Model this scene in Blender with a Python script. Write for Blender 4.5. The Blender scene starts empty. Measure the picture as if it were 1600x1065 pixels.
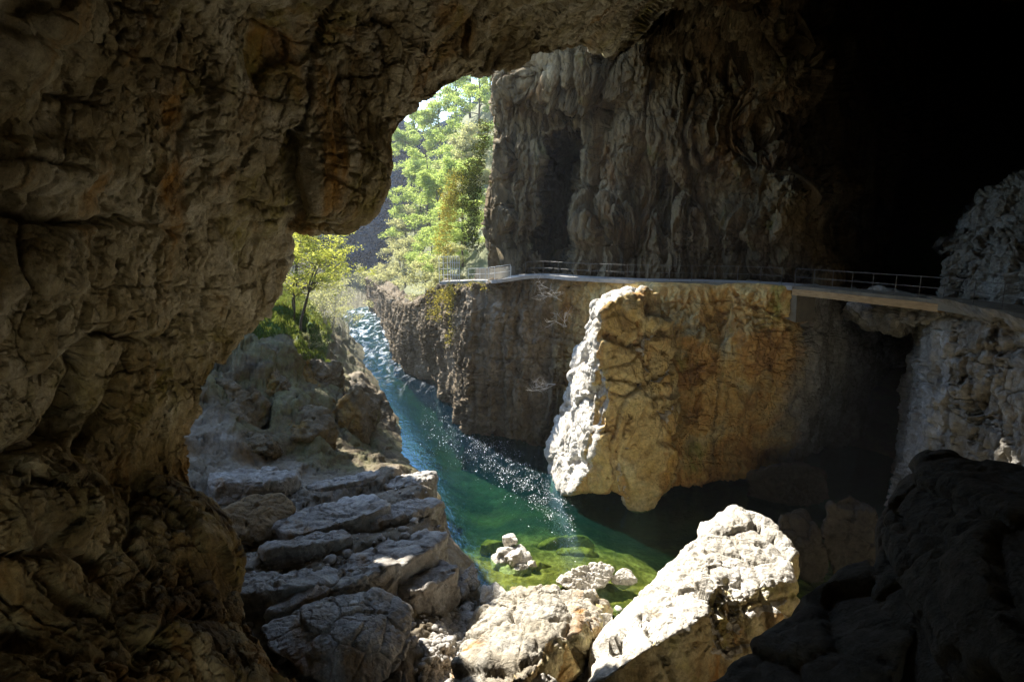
import bpy, bmesh, math, random
import numpy as np
from mathutils import Vector, Matrix

# ------------------------------------------------------------------ camera, sky, sun, exposure
scene = bpy.context.scene
COL = scene.collection
RES = 1.0                       # mesh density factor
R = math.radians
CAM_Z, PITCH, FPX = 17.0, 10.3, 889.0
cam_data = bpy.data.cameras.new('camera')
cam_data.lens = 20.0; cam_data.sensor_width = 36.0
cam_data.clip_start = 0.05; cam_data.clip_end = 3000
cam = bpy.data.objects.new('camera', cam_data); COL.objects.link(cam)
cam.location = (0, 0, CAM_Z); cam.rotation_euler = (R(90-PITCH), 0, 0)
scene.camera = cam

SUN_AZ, SUN_EL = -40.0, 44.0
world = bpy.data.worlds.new('World'); scene.world = world; world.use_nodes = True
wn = world.node_tree.nodes; wl = world.node_tree.links
sky = wn.new('ShaderNodeTexSky'); sky.sky_type = 'NISHITA'; sky.sun_disc = False
sky.dust_density = 0.2; sky.air_density = 1.3; sky.ozone_density = 3.0; sky.sun_elevation = R(SUN_EL); sky.sun_rotation = R(SUN_AZ % 360)
bg = wn['Background']; bg.inputs['Strength'].default_value = 0.15
wl.new(sky.outputs[0], bg.inputs['Color'])
sd = bpy.data.lights.new('sun', 'SUN'); sd.energy = 5.0; sd.angle = R(0.5); sd.color = (1.0, 0.94, 0.84)
sun = bpy.data.objects.new('sun', sd); COL.objects.link(sun)
SUNV = Vector((math.sin(R(SUN_AZ))*math.cos(R(SUN_EL)), math.cos(R(SUN_AZ))*math.cos(R(SUN_EL)), math.sin(R(SUN_EL))))
sun.rotation_euler = SUNV.to_track_quat('Z', 'Y').to_euler()
sun.location = (-40, 60, 90)
vs = scene.view_settings
vs.view_transform = 'Standard'; vs.look = 'None'; vs.exposure = 1.78; vs.gamma = 1.0; vs.use_curve_mapping = False
cy = scene.cycles
cy.use_denoising = True
cy.max_bounces = 8; cy.diffuse_bounces = 6; cy.glossy_bounces = 3; cy.transmission_bounces = 4; cy.transparent_max_bounces = 16
cy.caustics_reflective = False; cy.caustics_refractive = False
cy.sample_clamp_indirect = 4.0

# ------------------------------------------------------------------ pixel -> world (photo is 1600x1065)
_cp, _sp = math.cos(R(PITCH)), math.sin(R(PITCH))
def W(px, py, y):
    """world point seen at photo pixel (px,py) at forward distance y"""
    a = (np.asarray(px, float)-800.0)/FPX; b = -(np.asarray(py, float)-532.5)/FPX
    dy = _cp + b*_sp; dz = -_sp + b*_cp
    t = np.asarray(y, float)/dy
    return np.stack(np.broadcast_arrays(a*t, np.asarray(y, float)+0*t, CAM_Z+dz*t), -1)
def pix(P):
    x, y, z = P[..., 0], P[..., 1], P[..., 2]-CAM_Z
    f = np.maximum(y*_cp - z*_sp, 1e-3); u = y*_sp + z*_cp
    return 800+FPX*x/f, 532.5-FPX*u/f
def WZ(px, py, z):
    """world point at pixel (px,py) at height z (below the camera)"""
    a = (px-800.0)/FPX; b = -(py-532.5)/FPX
    t = (z-CAM_Z)/(-_sp+b*_cp)
    return np.array([a*t, (_cp+b*_sp)*t, z])

# ------------------------------------------------------------------ noise
def _hash(ix, iy, iz, s):
    h = (ix.astype(np.uint32)*np.uint32(374761393) + iy.astype(np.uint32)*np.uint32(668265263)
         + iz.astype(np.uint32)*np.uint32(2147483647) + np.uint32((s*974634777+12345) & 0xffffffff))
    h = (h ^ (h >> np.uint32(13)))*np.uint32(1274126177)
    h = (h ^ (h >> np.uint32(16)))*np.uint32(2246822519)
    return h ^ (h >> np.uint32(13))
def _f(h): return (h & np.uint32(0xffffff)).astype(np.float32)/np.float32(16777216.0)
_G = np.random.RandomState(5).normal(size=(256, 3)).astype(np.float32)
_G /= np.linalg.norm(_G, axis=1, keepdims=True)
def perlin(p, s=0):
    p = np.asarray(p, np.float32); sh = p.shape[:-1]; p = p.reshape(-1, 3)
    i = np.floor(p).astype(np.int32); f = p-i
    w = f*f*f*(f*(f*6-15)+10)
    out = np.zeros(len(p), np.float32)
    for dx in (0, 1):
        for dy in (0, 1):
            for dz in (0, 1):
                g = _G[_hash(i[:, 0]+dx, i[:, 1]+dy, i[:, 2]+dz, s) & np.uint32(255)]
                d = g[:, 0]*(f[:, 0]-dx)+g[:, 1]*(f[:, 1]-dy)+g[:, 2]*(f[:, 2]-dz)
                wx = w[:, 0] if dx else 1-w[:, 0]; wy = w[:, 1] if dy else 1-w[:, 1]; wz = w[:, 2] if dz else 1-w[:, 2]
                out += d*wx*wy*wz
    return (out*1.5).reshape(sh)
def fbm(p, o=4, s=0, gain=0.5, lac=2.03):
    a, r, t = 1.0, 0.0, 0.0
    p = np.asarray(p, np.float32)
    for k in range(o):
        r = r+a*perlin(p, s+k*17); t += a; a *= gain; p = p*lac
    return r/t
def ridged(p, o=4, s=0, gain=0.5):
    a, r, t = 1.0, 0.0, 0.0
    p = np.asarray(p, np.float32)
    for k in range(o):
        r = r+a*(1-np.abs(perlin(p, s+k*13))*2); t += a; a *= gain; p = p*2.07
    return r/t
def voro(p, s=0):
    """returns F1, F2, cell hash (float), vector to nearest feature"""
    p = np.asarray(p, np.float32); sh = p.shape[:-1]; p = p.reshape(-1, 3)
    i = np.floor(p).astype(np.int32)
    f1 = np.full(len(p), 9.0, np.float32); f2 = f1.copy(); idv = np.zeros(len(p), np.uint32); vec = np.zeros_like(p)
    for dx in (-1, 0, 1):
        for dy in (-1, 0, 1):
            for dz in (-1, 0, 1):
                a, b, c = i[:, 0]+dx, i[:, 1]+dy, i[:, 2]+dz
                h = _hash(a, b, c, s); h2 = _hash(a, b, c, s+91); h3 = _hash(a, b, c, s+177)
                q = np.stack((a+_f(h), b+_f(h2), c+_f(h3)), -1).astype(np.float32)-p
                d = np.sqrt((q*q).sum(-1))
                n = d < f1
                f2 = np.where(n, f1, np.minimum(f2, d))
                f1 = np.where(n, d, f1); idv = np.where(n, h, idv); vec[n] = q[n]
    return f1.reshape(sh), f2.reshape(sh), idv.reshape(sh), vec.reshape(sh+(3,))
def blocks(p, s=0, tilt=0.6):
    """faceted blocks: every cell has its own height and slope; also returns the crack distance"""
    f1, f2, idv, vec = voro(p, s)
    g = _G[(idv >> np.uint32(5)) & np.uint32(255)]
    return (_f(idv)-0.5) + tilt*(vec*g).sum(-1), f2-f1
def sstep(a, b, x):
    t = np.clip((x-a)/(b-a), 0, 1); return t*t*(3-2*t)

# ------------------------------------------------------------------ mesh helpers
def tag(o, label=None, cat=None, group=None, kind=None):
    if label: o['label'] = label
    if cat: o['category'] = cat
    if group: o['group'] = group
    if kind: o['kind'] = kind
    return o
def link(name, me, mats, parent=None):
    o = bpy.data.objects.new(name, me); COL.objects.link(o)
    for m in (mats if isinstance(mats, (list, tuple)) else [mats]): me.materials.append(m)
    if parent: o.parent = parent
    return o
def empty(name, loc):
    o = bpy.data.objects.new(name, None); COL.objects.link(o); o.location = loc
    o.empty_display_size = 0.3
    return o
def np_mesh(name, V, F, smooth=True):
    """V (n,3), F list of arrays (m,k) all of one k"""
    V = np.asarray(V, np.float32).reshape(-1, 3); F = np.asarray(F, np.int32)
    me = bpy.data.meshes.new(name)
    me.vertices.add(len(V)); me.vertices.foreach_set('co', V.ravel())
    k = F.shape[1]
    me.loops.add(F.size); me.loops.foreach_set('vertex_index', F.ravel())
    me.polygons.add(len(F)); me.polygons.foreach_set('loop_start', np.arange(0, F.size, k, dtype=np.int32))
    me.polygons.foreach_set('use_smooth', np.full(len(F), smooth, bool))
    me.update(calc_edges=True); me.validate()
    return me
def grid_faces(n, m, flip=False):
    i = np.arange(n*m).reshape(n, m)
    F = np.stack((i[:-1, :-1], i[1:, :-1], i[1:, 1:], i[:-1, 1:]), -1).reshape(-1, 4)
    return F[:, ::-1] if flip else F
def grid_normals(P, flip=False):
    du = np.gradient(P, axis=0); dv = np.gradient(P, axis=1)
    n = np.cross(du, dv); n /= np.maximum(np.linalg.norm(n, axis=-1, keepdims=True), 1e-9)
    return -n if flip else n
def blur(A, k=2):
    for _ in range(k):
        B = np.pad(A, ((1, 1), (1, 1), (0, 0)), mode='edge')
        A = (B[:-2, 1:-1]+B[2:, 1:-1]+B[1:-1, :-2]+B[1:-1, 2:]+2*A)/6
    return A
def cr1(ctrl, counts, axis=0):
    """Catmull-Rom along an axis, counts[i] samples in segment i"""
    c = np.moveaxis(np.asarray(ctrl, float), axis, 0); n = len(c); out = []
    for i in range(n-1):
        p0 = c[i-1] if i else 2*c[0]-c[1]; p1, p2 = c[i], c[i+1]; p3 = c[i+2] if i+2 < n else 2*c[-1]-c[-2]
        t = np.linspace(0, 1, counts[i], endpoint=False).reshape((-1,)+(1,)*(c.ndim-1))
        # tangents limited for uneven spacing
        d0 = np.linalg.norm(p1-p0, axis=-1, keepdims=True)+1e-6; d1 = np.linalg.norm(p2-p1, axis=-1, keepdims=True)+1e-6
        d2 = np.linalg.norm(p3-p2, axis=-1, keepdims=True)+1e-6
        m1 = d1*((p1-p0)/d0*d1+(p2-p1)/d1*d0)/(d0+d1); m2 = d1*((p2-p1)/d1*d2+(p3-p2)/d2*d1)/(d1+d2)
        out.append((2*t**3-3*t**2+1)*p1+(t**3-2*t**2+t)*m1+(-2*t**3+3*t**2)*p2+(t**3-t**2)*m2)
    out.append(c[-1:])
    return np.moveaxis(np.concatenate(out), 0, axis)
def rbf(pts, vals, q, smooth=1e-3):
    """thin plate spline in 2D"""
    pts = np.asarray(pts, float); vals = np.asarray(vals, float); s = pts.std(0)+1e-9; c = pts.mean(0)
    a = (pts-c)/s; n = len(a)
    def phi(r2): return 0.5*r2*np.log(r2+1e-12)
    K = phi(((a[:, None]-a[None])**2).sum(-1))+smooth*np.eye(n)
    Pm = np.c_[np.ones(n), a]
    M = np.block([[K, Pm], [Pm.T, np.zeros((3, 3))]])
    w = np.linalg.solve(M, np.r_[vals, np.zeros(3)])
    b = ((np.asarray(q, float)-c)/s); sh = b.shape[:-1]; b = b.reshape(-1, 2)
    r = np.zeros(len(b))+w[n]+b@w[n+1:]
    for k in range(n): r += w[k]*phi(((b-a[k])**2).sum(-1))
    return r.reshape(sh)
def seg_dist(px, py, poly):
    d = np.full(px.shape, 1e9)
    for (x0, y0), (x1, y1) in zip(poly[:-1], poly[1:]):
        dx, dy = x1-x0, y1-y0; t = np.clip(((px-x0)*dx+(py-y0)*dy)/(dx*dx+dy*dy+1e-9), 0, 1)
        d = np.minimum(d, np.hypot(px-x0-t*dx, py-y0-t*dy))
    return d
def carve(P, N, lines, wob=10, seed=3):
    """open cracks cut into a rock face along the photographed crack lines: (polyline, width px, depth m)"""
    px, py = pix(P)
    wx = px+wob*fbm(P*0.9, 3, seed); wy = py+wob*fbm(P*0.9+31, 3, seed+1)
    d = np.zeros(px.shape)
    for poly, w, depth in lines:
        d -= depth*np.exp(-(seg_dist(wx, wy, poly)/w)**2)
    return P+N*d[..., None]
def dents(P, N, items):
    """rounded hollows (negative) and swellings (positive): px, py, rx, ry, metres"""
    px, py = pix(P); d = np.zeros(px.shape)
    for cx, cy_, rx, ry, a in items:
        r = ((px-cx)/rx)**2+((py-cy_)/ry)**2
        d += a*np.exp(-r**1.5)
    return P+N*d[..., None]

# ------------------------------------------------------------------ materials
class NT:
    def __init__(s, name):
        s.m = bpy.data.materials.new(name); s.m.use_nodes = True
        s.n = s.m.node_tree.nodes; s.l = s.m.node_tree.links
        s.bsdf = s.n['Principled BSDF']; s.out = s.n['Material Output']
        s.tc = s.n.new('ShaderNodeTexCoord').outputs['Object']
    def map(s, sc, rot=(0, 0, 0), loc=(0, 0, 0), src=None):
        n = s.n.new('ShaderNodeMapping'); n.inputs['Scale'].default_value = sc; n.inputs['Rotation'].default_value = rot
        n.inputs['Location'].default_value = loc; s.l.new(src or s.tc, n.inputs['Vector']); return n.outputs[0]
    def noise(s, vec=None, scale=1, detail=6, rough=.55, dist=0, typ=None):
        n = s.n.new('ShaderNodeTexNoise'); n.inputs['Scale'].default_value = scale; n.inputs['Detail'].default_value = detail
        n.inputs['Roughness'].default_value = rough; n.inputs['Distortion'].default_value = dist
        s.l.new(vec or s.tc, n.inputs['Vector']); return n.outputs['Fac']
    def voro(s, vec=None, scale=1, feature='DISTANCE_TO_EDGE'):
        n = s.n.new('ShaderNodeTexVoronoi'); n.feature = feature; n.inputs['Scale'].default_value = scale
        s.l.new(vec or s.tc, n.inputs['Vector']); return n.outputs['Distance'], n
    def ramp(s, src, stops):
        n = s.n.new('ShaderNodeValToRGB'); e = n.color_ramp.elements
        while len(e) < len(stops): e.new(0.5)
        for x, (p, c) in zip(e, stops):
            x.position = p; x.color = (c, c, c, 1) if isinstance(c, (int, float)) else (*c, 1)
        s.l.new(src, n.inputs['Fac']); return n.outputs['Color']
    def mix(s, fac, a, b, mode='MIX'):
        n = s.n.new('ShaderNodeMix'); n.data_type = 'RGBA'; n.blend_type = mode; n.clamp_factor = True
        for sock, v in ((n.inputs[0], fac), (n.inputs[6], a), (n.inputs[7], b)):
            if isinstance(v, (int, float)): sock.default_value = v if sock == n.inputs[0] else (v, v, v, 1)
            elif isinstance(v, tuple): sock.default_value = (*v, 1)
            else: s.l.new(v, sock)
        return n.outputs[2]
    def math(s, op, a, b=0.0, c=None):
        n = s.n.new('ShaderNodeMath'); n.operation = op
        for sock, v in zip(n.inputs, (a, b) if c is None else (a, b, c)):
            if isinstance(v, (int, float)): sock.default_value = v
            else: s.l.new(v, sock)
        return n.outputs[0]
    def sep(s, src=None):
        n = s.n.new('ShaderNodeSeparateXYZ'); s.l.new(src or s.tc, n.inputs[0]); return n.outputs
    def bump(s, h, strength=.5, dist=.05, prev=None):
        n = s.n.new('ShaderNodeBump'); n.inputs['Strength'].default_value = strength; n.inputs['Distance'].default_value = dist
        s.l.new(h, n.inputs['Height'])
        if prev is not None: s.l.new(prev, n.inputs['Normal'])
        return n.outputs[0]
    def set(s, **k):
        for a, v in k.items():
            sock = s.bsdf.inputs[a.replace('_', ' ')]
            if isinstance(v, (int, float)): sock.default_value = v
            elif isinstance(v, tuple): sock.default_value = (*v, 1)
            else: s.l.new(v, sock)
        return s.m

def rock_mat(name, cols, freq=.35, streak=None, stain=None, moss=None, dark=None, bump=.6, rough=.9, fine=7.0, tilt=(0, 0, 0), spec=.25, vs=1.0, low=None):
    t = NT(name); tv = t.map((1, 1, vs))
    base = t.ramp(t.noise(tv, freq, 9, .62, .6), cols)
    if stain:
        c, lo, hi, f = stain
        m = t.ramp(t.noise(t.map((1, 1, .45), loc=(7, 3, 1)), f, 7, .65, .8), [(lo, 0.0), (hi, 1.0)])
        base = t.mix(m, base, c)
    if streak:
        c, lo, hi, f = streak
        m = t.ramp(t.noise(t.map((1, 1, .1), rot=tilt, loc=(2, 9, 4)), f, 8, .65, .35), [(lo, 0.0), (hi, 0.85)])
        base = t.mix(m, base, c)
    if dark:
        c, lo, hi, f = dark
        m = t.ramp(t.noise(t.map((1, 1, .7), loc=(17, 5, 11)), f, 10, .7, 1.0), [(lo, 0.0), (hi, .9)])
        base = t.mix(m, base, c)
    if moss:
        c, lo, hi, f = moss
        m = t.ramp(t.noise(t.map((1, 1, .8), loc=(31, 13, 5)), f, 9, .68, .4), [(lo, 0.0), (hi, .9)])
        base = t.mix(m, base, c)
    if low:       # browner rock low on the wall, shade put into its colour, ragged upper limit
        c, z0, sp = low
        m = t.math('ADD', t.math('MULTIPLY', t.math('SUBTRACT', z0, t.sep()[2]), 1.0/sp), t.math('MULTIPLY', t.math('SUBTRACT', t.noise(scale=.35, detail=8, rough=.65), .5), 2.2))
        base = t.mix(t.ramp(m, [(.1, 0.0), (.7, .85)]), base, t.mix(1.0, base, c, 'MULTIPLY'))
    mott = t.ramp(t.noise(tv, fine*.45, 14, .78), [(.3, .42), (.5, 1.0), (.7, 1.55)])
    base = t.mix(1.0, base, mott, 'MULTIPLY')
    spk = t.ramp(t.noise(t.map((1, 1, 1), loc=(4, 8, 15)), fine*1.6, 6, .75), [(.34, .35), (.42, 1.0), (.62, 1.0), (.7, 1.4)])
    base = t.mix(.8, base, spk, 'MULTIPLY')
    # thin dark mineral veins and hairline joints
    vd, _ = t.voro(t.map((1, 1, 1), src=None, loc=(3, 1, 8)), .9)
    wv = t.n.new('ShaderNodeVectorMath'); wv.operation = 'MULTIPLY_ADD'
    nz = t.n.new('ShaderNodeTexNoise'); nz.inputs['Scale'].default_value = 1.1; nz.inputs['Detail'].default_value = 6
    t.l.new(t.tc, nz.inputs['Vector']); t.l.new(nz.outputs['Color'], wv.inputs[0]); wv.inputs[1].default_value = (1.1, 1.1, 1.1); t.l.new(t.tc, wv.inputs[2])
    vd, _ = t.voro(wv.outputs[0], .75)
    vein = t.ramp(vd, [(0.0, 0.0), (.035, 1.0)])
    h1 = t.noise(scale=fine, detail=13, rough=.68)
    h2 = t.noise(tv, fine*.28, 8, .6, .5)
    b = t.bump(h2, bump, .22)
    b = t.bump(vein, bump*.55, .06, b)
    b = t.bump(h1, bump, .085, b)
    return t.set(Base_Color=base, Roughness=rough, Specular_IOR_Level=spec, Normal=b)

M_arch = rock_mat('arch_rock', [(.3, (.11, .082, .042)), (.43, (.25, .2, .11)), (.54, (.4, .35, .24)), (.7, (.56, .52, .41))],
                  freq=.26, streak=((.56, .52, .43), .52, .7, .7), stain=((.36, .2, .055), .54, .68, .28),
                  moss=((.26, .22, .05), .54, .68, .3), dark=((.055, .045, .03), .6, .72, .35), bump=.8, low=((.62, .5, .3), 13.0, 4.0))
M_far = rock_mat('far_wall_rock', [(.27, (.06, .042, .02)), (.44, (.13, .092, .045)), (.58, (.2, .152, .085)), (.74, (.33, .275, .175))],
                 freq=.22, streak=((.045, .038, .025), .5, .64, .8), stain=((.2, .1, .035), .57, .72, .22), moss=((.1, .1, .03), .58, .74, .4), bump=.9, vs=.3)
M_ochre = rock_mat('ochre_rock', [(.25, (.22, .14, .07)), (.45, (.42, .27, .12)), (.58, (.5, .37, .19)), (.75, (.56, .48, .32))],
                   freq=.3, streak=((.2, .13, .07), .55, .7, .9), stain=((.55, .27, .07), .52, .66, .3), moss=((.34, .34, .08), .58, .7, .5),
                   dark=((.1, .07, .04), .6, .7, .6), bump=.8)
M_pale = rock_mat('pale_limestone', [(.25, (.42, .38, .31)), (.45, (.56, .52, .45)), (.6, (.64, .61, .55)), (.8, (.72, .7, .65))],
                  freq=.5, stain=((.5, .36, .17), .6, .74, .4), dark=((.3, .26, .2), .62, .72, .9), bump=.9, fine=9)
M_slab = rock_mat('slab_rock', [(.27, (.12, .1, .075)), (.44, (.24, .215, .18)), (.57, (.36, .345, .315)), (.75, (.5, .495, .48))],
                  freq=.4, stain=((.2, .12, .045), .57, .7, .3), dark=((.06, .045, .03), .58, .7, .5), bump=.7, rough=.5, spec=.5)
M_pale2 = rock_mat('grey_limestone', [(.25, (.24, .2, .14)), (.45, (.37, .33, .26)), (.6, (.45, .42, .36)), (.8, (.55, .53, .48))], freq=.5, stain=((.36, .2, .07), .54, .68, .4), dark=((.22, .18, .13), .6, .72, .8), bump=.9, fine=9)
M_brown = rock_mat('brown_rock', [(.25, (.13, .09, .05)), (.5, (.24, .17, .09)), (.75, (.34, .29, .22))], freq=.5, bump=.7)
M_bankrock = rock_mat('bank_rock', [(.28, (.05, .036, .018)), (.43, (.105, .076, .037)), (.56, (.16, .125, .075)), (.74, (.26, .225, .17))], freq=.3, stain=((.2, .12, .03), .55, .68, .3), moss=((.12, .12, .03), .58, .7, .5), dark=((.05, .038, .022), .6, .72, .5), bump=.8, rough=.7)
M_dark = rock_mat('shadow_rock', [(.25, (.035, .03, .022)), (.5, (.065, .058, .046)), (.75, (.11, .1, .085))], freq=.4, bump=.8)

# ------------------------------------------------------------------ rock displacement styles
def cracks(P, sc, w, s=0, gate=.0):
    p = P.astype(np.float32)*np.array(sc, np.float32)
    n = fbm(p, 4, s, .55); g = sstep(gate-.12, gate+.12, perlin(p*.6+9, s+5))
    return np.exp(-np.abs(n)/w)*g
def disp_wall(P, N, big=.9, mid=.4, fl=.35, blk=.3, crack=.25, seed=1, flsc=(1.1, 1.1, .13), blksc=(.45, .45, .55), fine=.1, col=None):
    """lumps, vertical dripstone flutes, faceted blocks with joints, fine roughness"""
    P = P.astype(np.float32)
    w = np.stack([fbm(P*.35, 3, seed+50+k) for k in range(3)], -1)
    d = big*fbm(P*.16, 4, seed) + mid*fbm(P*.55+w, 4, seed+3)
    if fl: d = d+fl*(ridged((P+w*1.2)*np.array(flsc), 4, seed+7)-.4)
    if col:      # vertical dripstone columns with deep grooves between them
        ca, cs = col
        q = (P+w*np.array([.55, .55, 2.0]))*np.array([cs, cs, cs*.085])
        c1, e1 = blocks(q, seed+60, .5); c2, e2 = blocks(q*np.array([2.7, 2.7, 2.2])+7, seed+61, .5)
        d = d + ca*c1 - ca*.7*np.exp(-e1/.07) + ca*.4*c2 - ca*.28*np.exp(-e2/.09)
    P = P+N*d[..., None]
    N = blur(grid_normals(P), 3)*np.sign((grid_normals(P)*N).sum(-1).mean())
    N /= np.linalg.norm(N, axis=-1, keepdims=True)+1e-9
    b, e = blocks((P+w*1.1)*np.array(blksc), seed+11)
    d = blk*b - crack*np.exp(-(e/.06)**1.0)*sstep(-.1, .25, fbm(P*.3, 2, seed+77))
    b2, e2 = blocks((P+w*.5)*np.array(blksc)*2.7, seed+12)
    d = d + blk*.33*b2 - crack*.3*np.exp(-(e2/.07))
    d = d - crack*1.3*cracks(P, (.22, .22, .9), .02, seed+31) - crack*1.3*cracks(P, (.6, .6, .16), .02, seed+33, .05) - crack*.5*cracks(P, (1.1, 1.1, 1.3), .025, seed+35)
    b3, e3 = blocks((P+w*.3)*np.array(blksc)*6.5, seed+14, .9)
    d = d + blk*.14*b3 - crack*.12*np.exp(-e3/.08)
    d = d + fine*fbm(P*3.1, 4, seed+20, .62) + fine*.8*(ridged(P*2.3+w, 4, seed+23, .6)-.5)
    return P+N*d[..., None], N

def with_back(P, base, n, t=2.6, step=4):
    """the rock face plus its own back side, t metres deeper in the rock"""
    B = (base-n*t)[::step, ::step]
    V = np.concatenate([P.reshape(-1, 3), B.reshape(-1, 3)])
    F = np.concatenate([grid_faces(*P.shape[:2]), grid_faces(*B.shape[:2])+P.shape[0]*P.shape[1]])
    return V, F
# ------------------------------------------------------------------ the near arch: left wall, lip and ceiling
def build_arch():
    S = []   # lip, mid, edge, behind(world), thickness back (m), outward (x,z)
    def st(lip, mid, edge, beh, back, out):
        L, Mi, E, B = W(*lip), W(*mid), W(*edge), np.array(beh, float)
        o = np.array([out[0], 0, out[1]], float); o /= np.linalg.norm(o)
        nr = L*.82+Mi*.18
        ray = (L-np.array([0, 0, CAM_Z]))/L[1]
        hi = np.zeros(3); th = 2.6 if back < 9.95 else 5
        S.append([L+ray*back*1.0+o*th+hi, L+ray*back*.55+o*1.4, L+ray*back*.1+o*.3, L, nr-o*.0+(L-nr)*.25*0, Mi, E, B, B*np.array([.3, 1, .3])+np.array([0, -12, 8])])
    st((480, 1130, 14.0), (300, 1130, 11), (40, 1130, 8), (-9, -4, 5), 3, (-1, .1))
    st((440, 1045, 14.8), (300, 1010, 12), (-20, 1000, 9), (-9, -4, 8), 3, (-1, .1))
    st((405, 985, 15.8), (240, 950, 12.6), (-20, 940, 9.3), (-9, -4, 9.5), 3, (-1, .1))
    st((372, 930, 17), (200, 900, 13), (-20, 880, 9.5), (-9.3, -4, 11), 3, (-1, .1))
    st((356, 865, 18), (190, 850, 13.5), (-20, 820, 9.7), (-9.4, -4, 12), 3, (-1, .1))
    st((318, 812, 18.8), (180, 800, 14), (-20, 770, 10), (-9.5, -4, 13), 4, (-1, .1))
    st((289, 750, 19.8), (160, 730, 15), (-20, 700, 10.4), (-9.5, -4, 14.5), 4, (-1, .1))
    st((291, 680, 20.4), (170, 660, 15.2), (-20, 640, 10.6), (-9.5, -4, 16), 4, (-1, 0.0))
    st((322, 622, 21), (190, 605, 15.4), (-20, 590, 10.8), (-9.5, -4, 17), 4, (-1, .1))
    st((345, 572, 21.6), (200, 560, 15.6), (-20, 545, 11), (-9.5, -4, 18), 10, (-1, .1))
    st((380, 522, 22.3), (210, 510, 16), (-20, 500, 11), (-9.5, -4, 19), 10, (-1, .1))
    st((420, 468, 23), (225, 450, 16.5), (-20, 420, 11.2), (-9.5, -4, 20), 10, (-1, .1))
    st((434, 425, 23.6), (235, 400, 16.7), (-20, 350, 11.4), (-9.5, -4, 20.5), 10, (-1, .2))
    st((452, 396, 24), (245, 360, 16.9), (-20, 290, 11.6), (-9.3, -4, 21), 9.9, (-1, .3))
    st((456, 370, 24), (255, 320, 17), (-20, 230, 11.8), (-9, -4, 21.5), 8, (-.8, .6))
    st((480, 354, 23.6), (270, 280, 17), (-20, 150, 12), (-9, -4, 22), 5, (-.5, .9))
    st((530, 353, 23.4), (300, 220, 17.4), (0, 60, 12), (-8.6, -4, 22), 5, (-.4, .9))
    st((562, 337, 23.5), (330, 170, 17.8), (30, 0, 12), (-8, -4, 22.3), 5, (-.6, .8))
    st((590, 303, 23.8), (350, 130, 18), (70, -30, 12.3), (-7.6, -4, 22.5), 6, (-.7, .7))
    st((607, 252, 24.3), (385, 95, 18.5), (140, -40, 13), (-7, -4, 22.8), 5, (-.7, .7))
    st((627, 205, 24.8), (420, 65, 19), (210, -50, 13.5), (-6.4, -4, 23), 5, (-.6, .8))
    st((655, 177, 25.2), (470, 50, 19.6), (290, -50, 14.2), (-5.6, -4, 23.3), 7, (-.5, .9))
    st((700, 146, 26), (550, 35, 20.6), (400, -50, 15.5), (-4.6, -4, 23.6), 5, (-.3, 1))
    st((745, 115, 27), (630, 25, 22), (500, -55, 17), (-3, -4, 24), 4, (-.2, 1))
    st((795, 100, 28.5), (710, 15, 23.5), (620, -55, 18.5), (-1.6, -4, 24.3), 3.5, (-.1, 1))
    st((850, 84, 30), (800, 5, 25), (760, -60, 19.5), (0, -4, 24.6), 3.5, (0, 1))
    st((905, 78, 32), (890, 0, 27), (900, -70, 20.5), (3, -4, 25), 4, (0, 1))
    st((965, 82, 36), (975, 0, 30), (1000, -80, 22), (6, -4, 25), 8, (0, 1))
    st((1060, 30, 48), (1070, -30, 34), (1100, -120, 24), (9, -4, 25), 8, (0, 1))
    st((1200, -10, 50), (1230, -70, 35), (1250, -160, 25), (13, -4, 25), 8, (0, 1))
    st((1340, -10, 64), (1400, -80, 39), (1450, -180, 26), (20, -4, 24), 8, (0, 1))
    st((1400, -5, 112), (1490, -70, 48), (1560, -170, 27), (25, -4, 23.5), 8, (0, 1))
    st((1480, 20, 150), (1600, -50, 60), (1700, -150, 28), (30, -4, 23), 8, (0, 1))
    st((1650, 60, 175), (1900, 0, 60), (2100, -50, 25), (36, -4, 22), 8, (0, 1))
    def ww(a, b, c, d): S.append([a, a, a, a, (np.array(a)*.82+np.array(b)*.18), b, c, d, np.array(d)*np.array([.3, 1, .3])+np.array([0, -12, 8])])
    ww((185, 165, 22), (100, 60, 24), (56, 16, 22), (40, -4, 18))
    ww((185, 165, 4), (100, 60, 4), (58, 15, 4), (42, -4, 4))
    ww((185, 165, -8), (100, 60, -8), (58, 15, -8), (42, -4, -8))
    C = np.array([[np.array(p, float) for p in s] for s in S])
    px, py = pix(C[:, 3]); L = np.hypot(np.diff(px), np.diff(py))
    cu = np.maximum(4, np.minimum(90, L*.52)*RES).astype(int); cu[27:] = max(6, int(24*RES))
    cv = (np.array([16, 24, 14, 60, 270, 190, 40, 14])*RES).astype(int)
    P = cr1(cr1(C, cu, 0), cv, 1)
    n0 = grid_normals(P)
    n0 = -n0 if (n0[:, int(P.shape[1]*.55)]*(np.array([0, 12, 14])-P[:, int(P.shape[1]*.55)])).sum() < 0 else n0
    # the brown hanging block, hollows and swellings
    P = dents(P, n0, [(530, 270, 75, 75, .9), (455, 300, 16, 70, -.7), (300, 540, 40, 60, -.55), (330, 430, 45, 60, .5),
                      (330, 190, 60, 120, .5), (250, 330, 80, 60, .35), (60, 420, 90, 60, .6), (50, 260, 120, 30, .5),
                      (300, 860, 60, 110, .5), (130, 660, 40, 90, -.8), (90, 780, 70, 60, .5), (190, 780, 35, 60, -.4), (140, 900, 60, 60, -.5),
                      (480, 120, 50, 70, .4), (620, 120, 40, 60, .35)])
    base = P[:, cv[:3].sum():].copy(); nb_ = n0[:, cv[:3].sum():]
    P, N = disp_wall(P, n0, big=.6, mid=.16, fl=.05, blk=.5, crack=.2, seed=1, flsc=(.8, .8, .16), blksc=(.3, .3, .24), fine=.06, col=(.22, .4))
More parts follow.
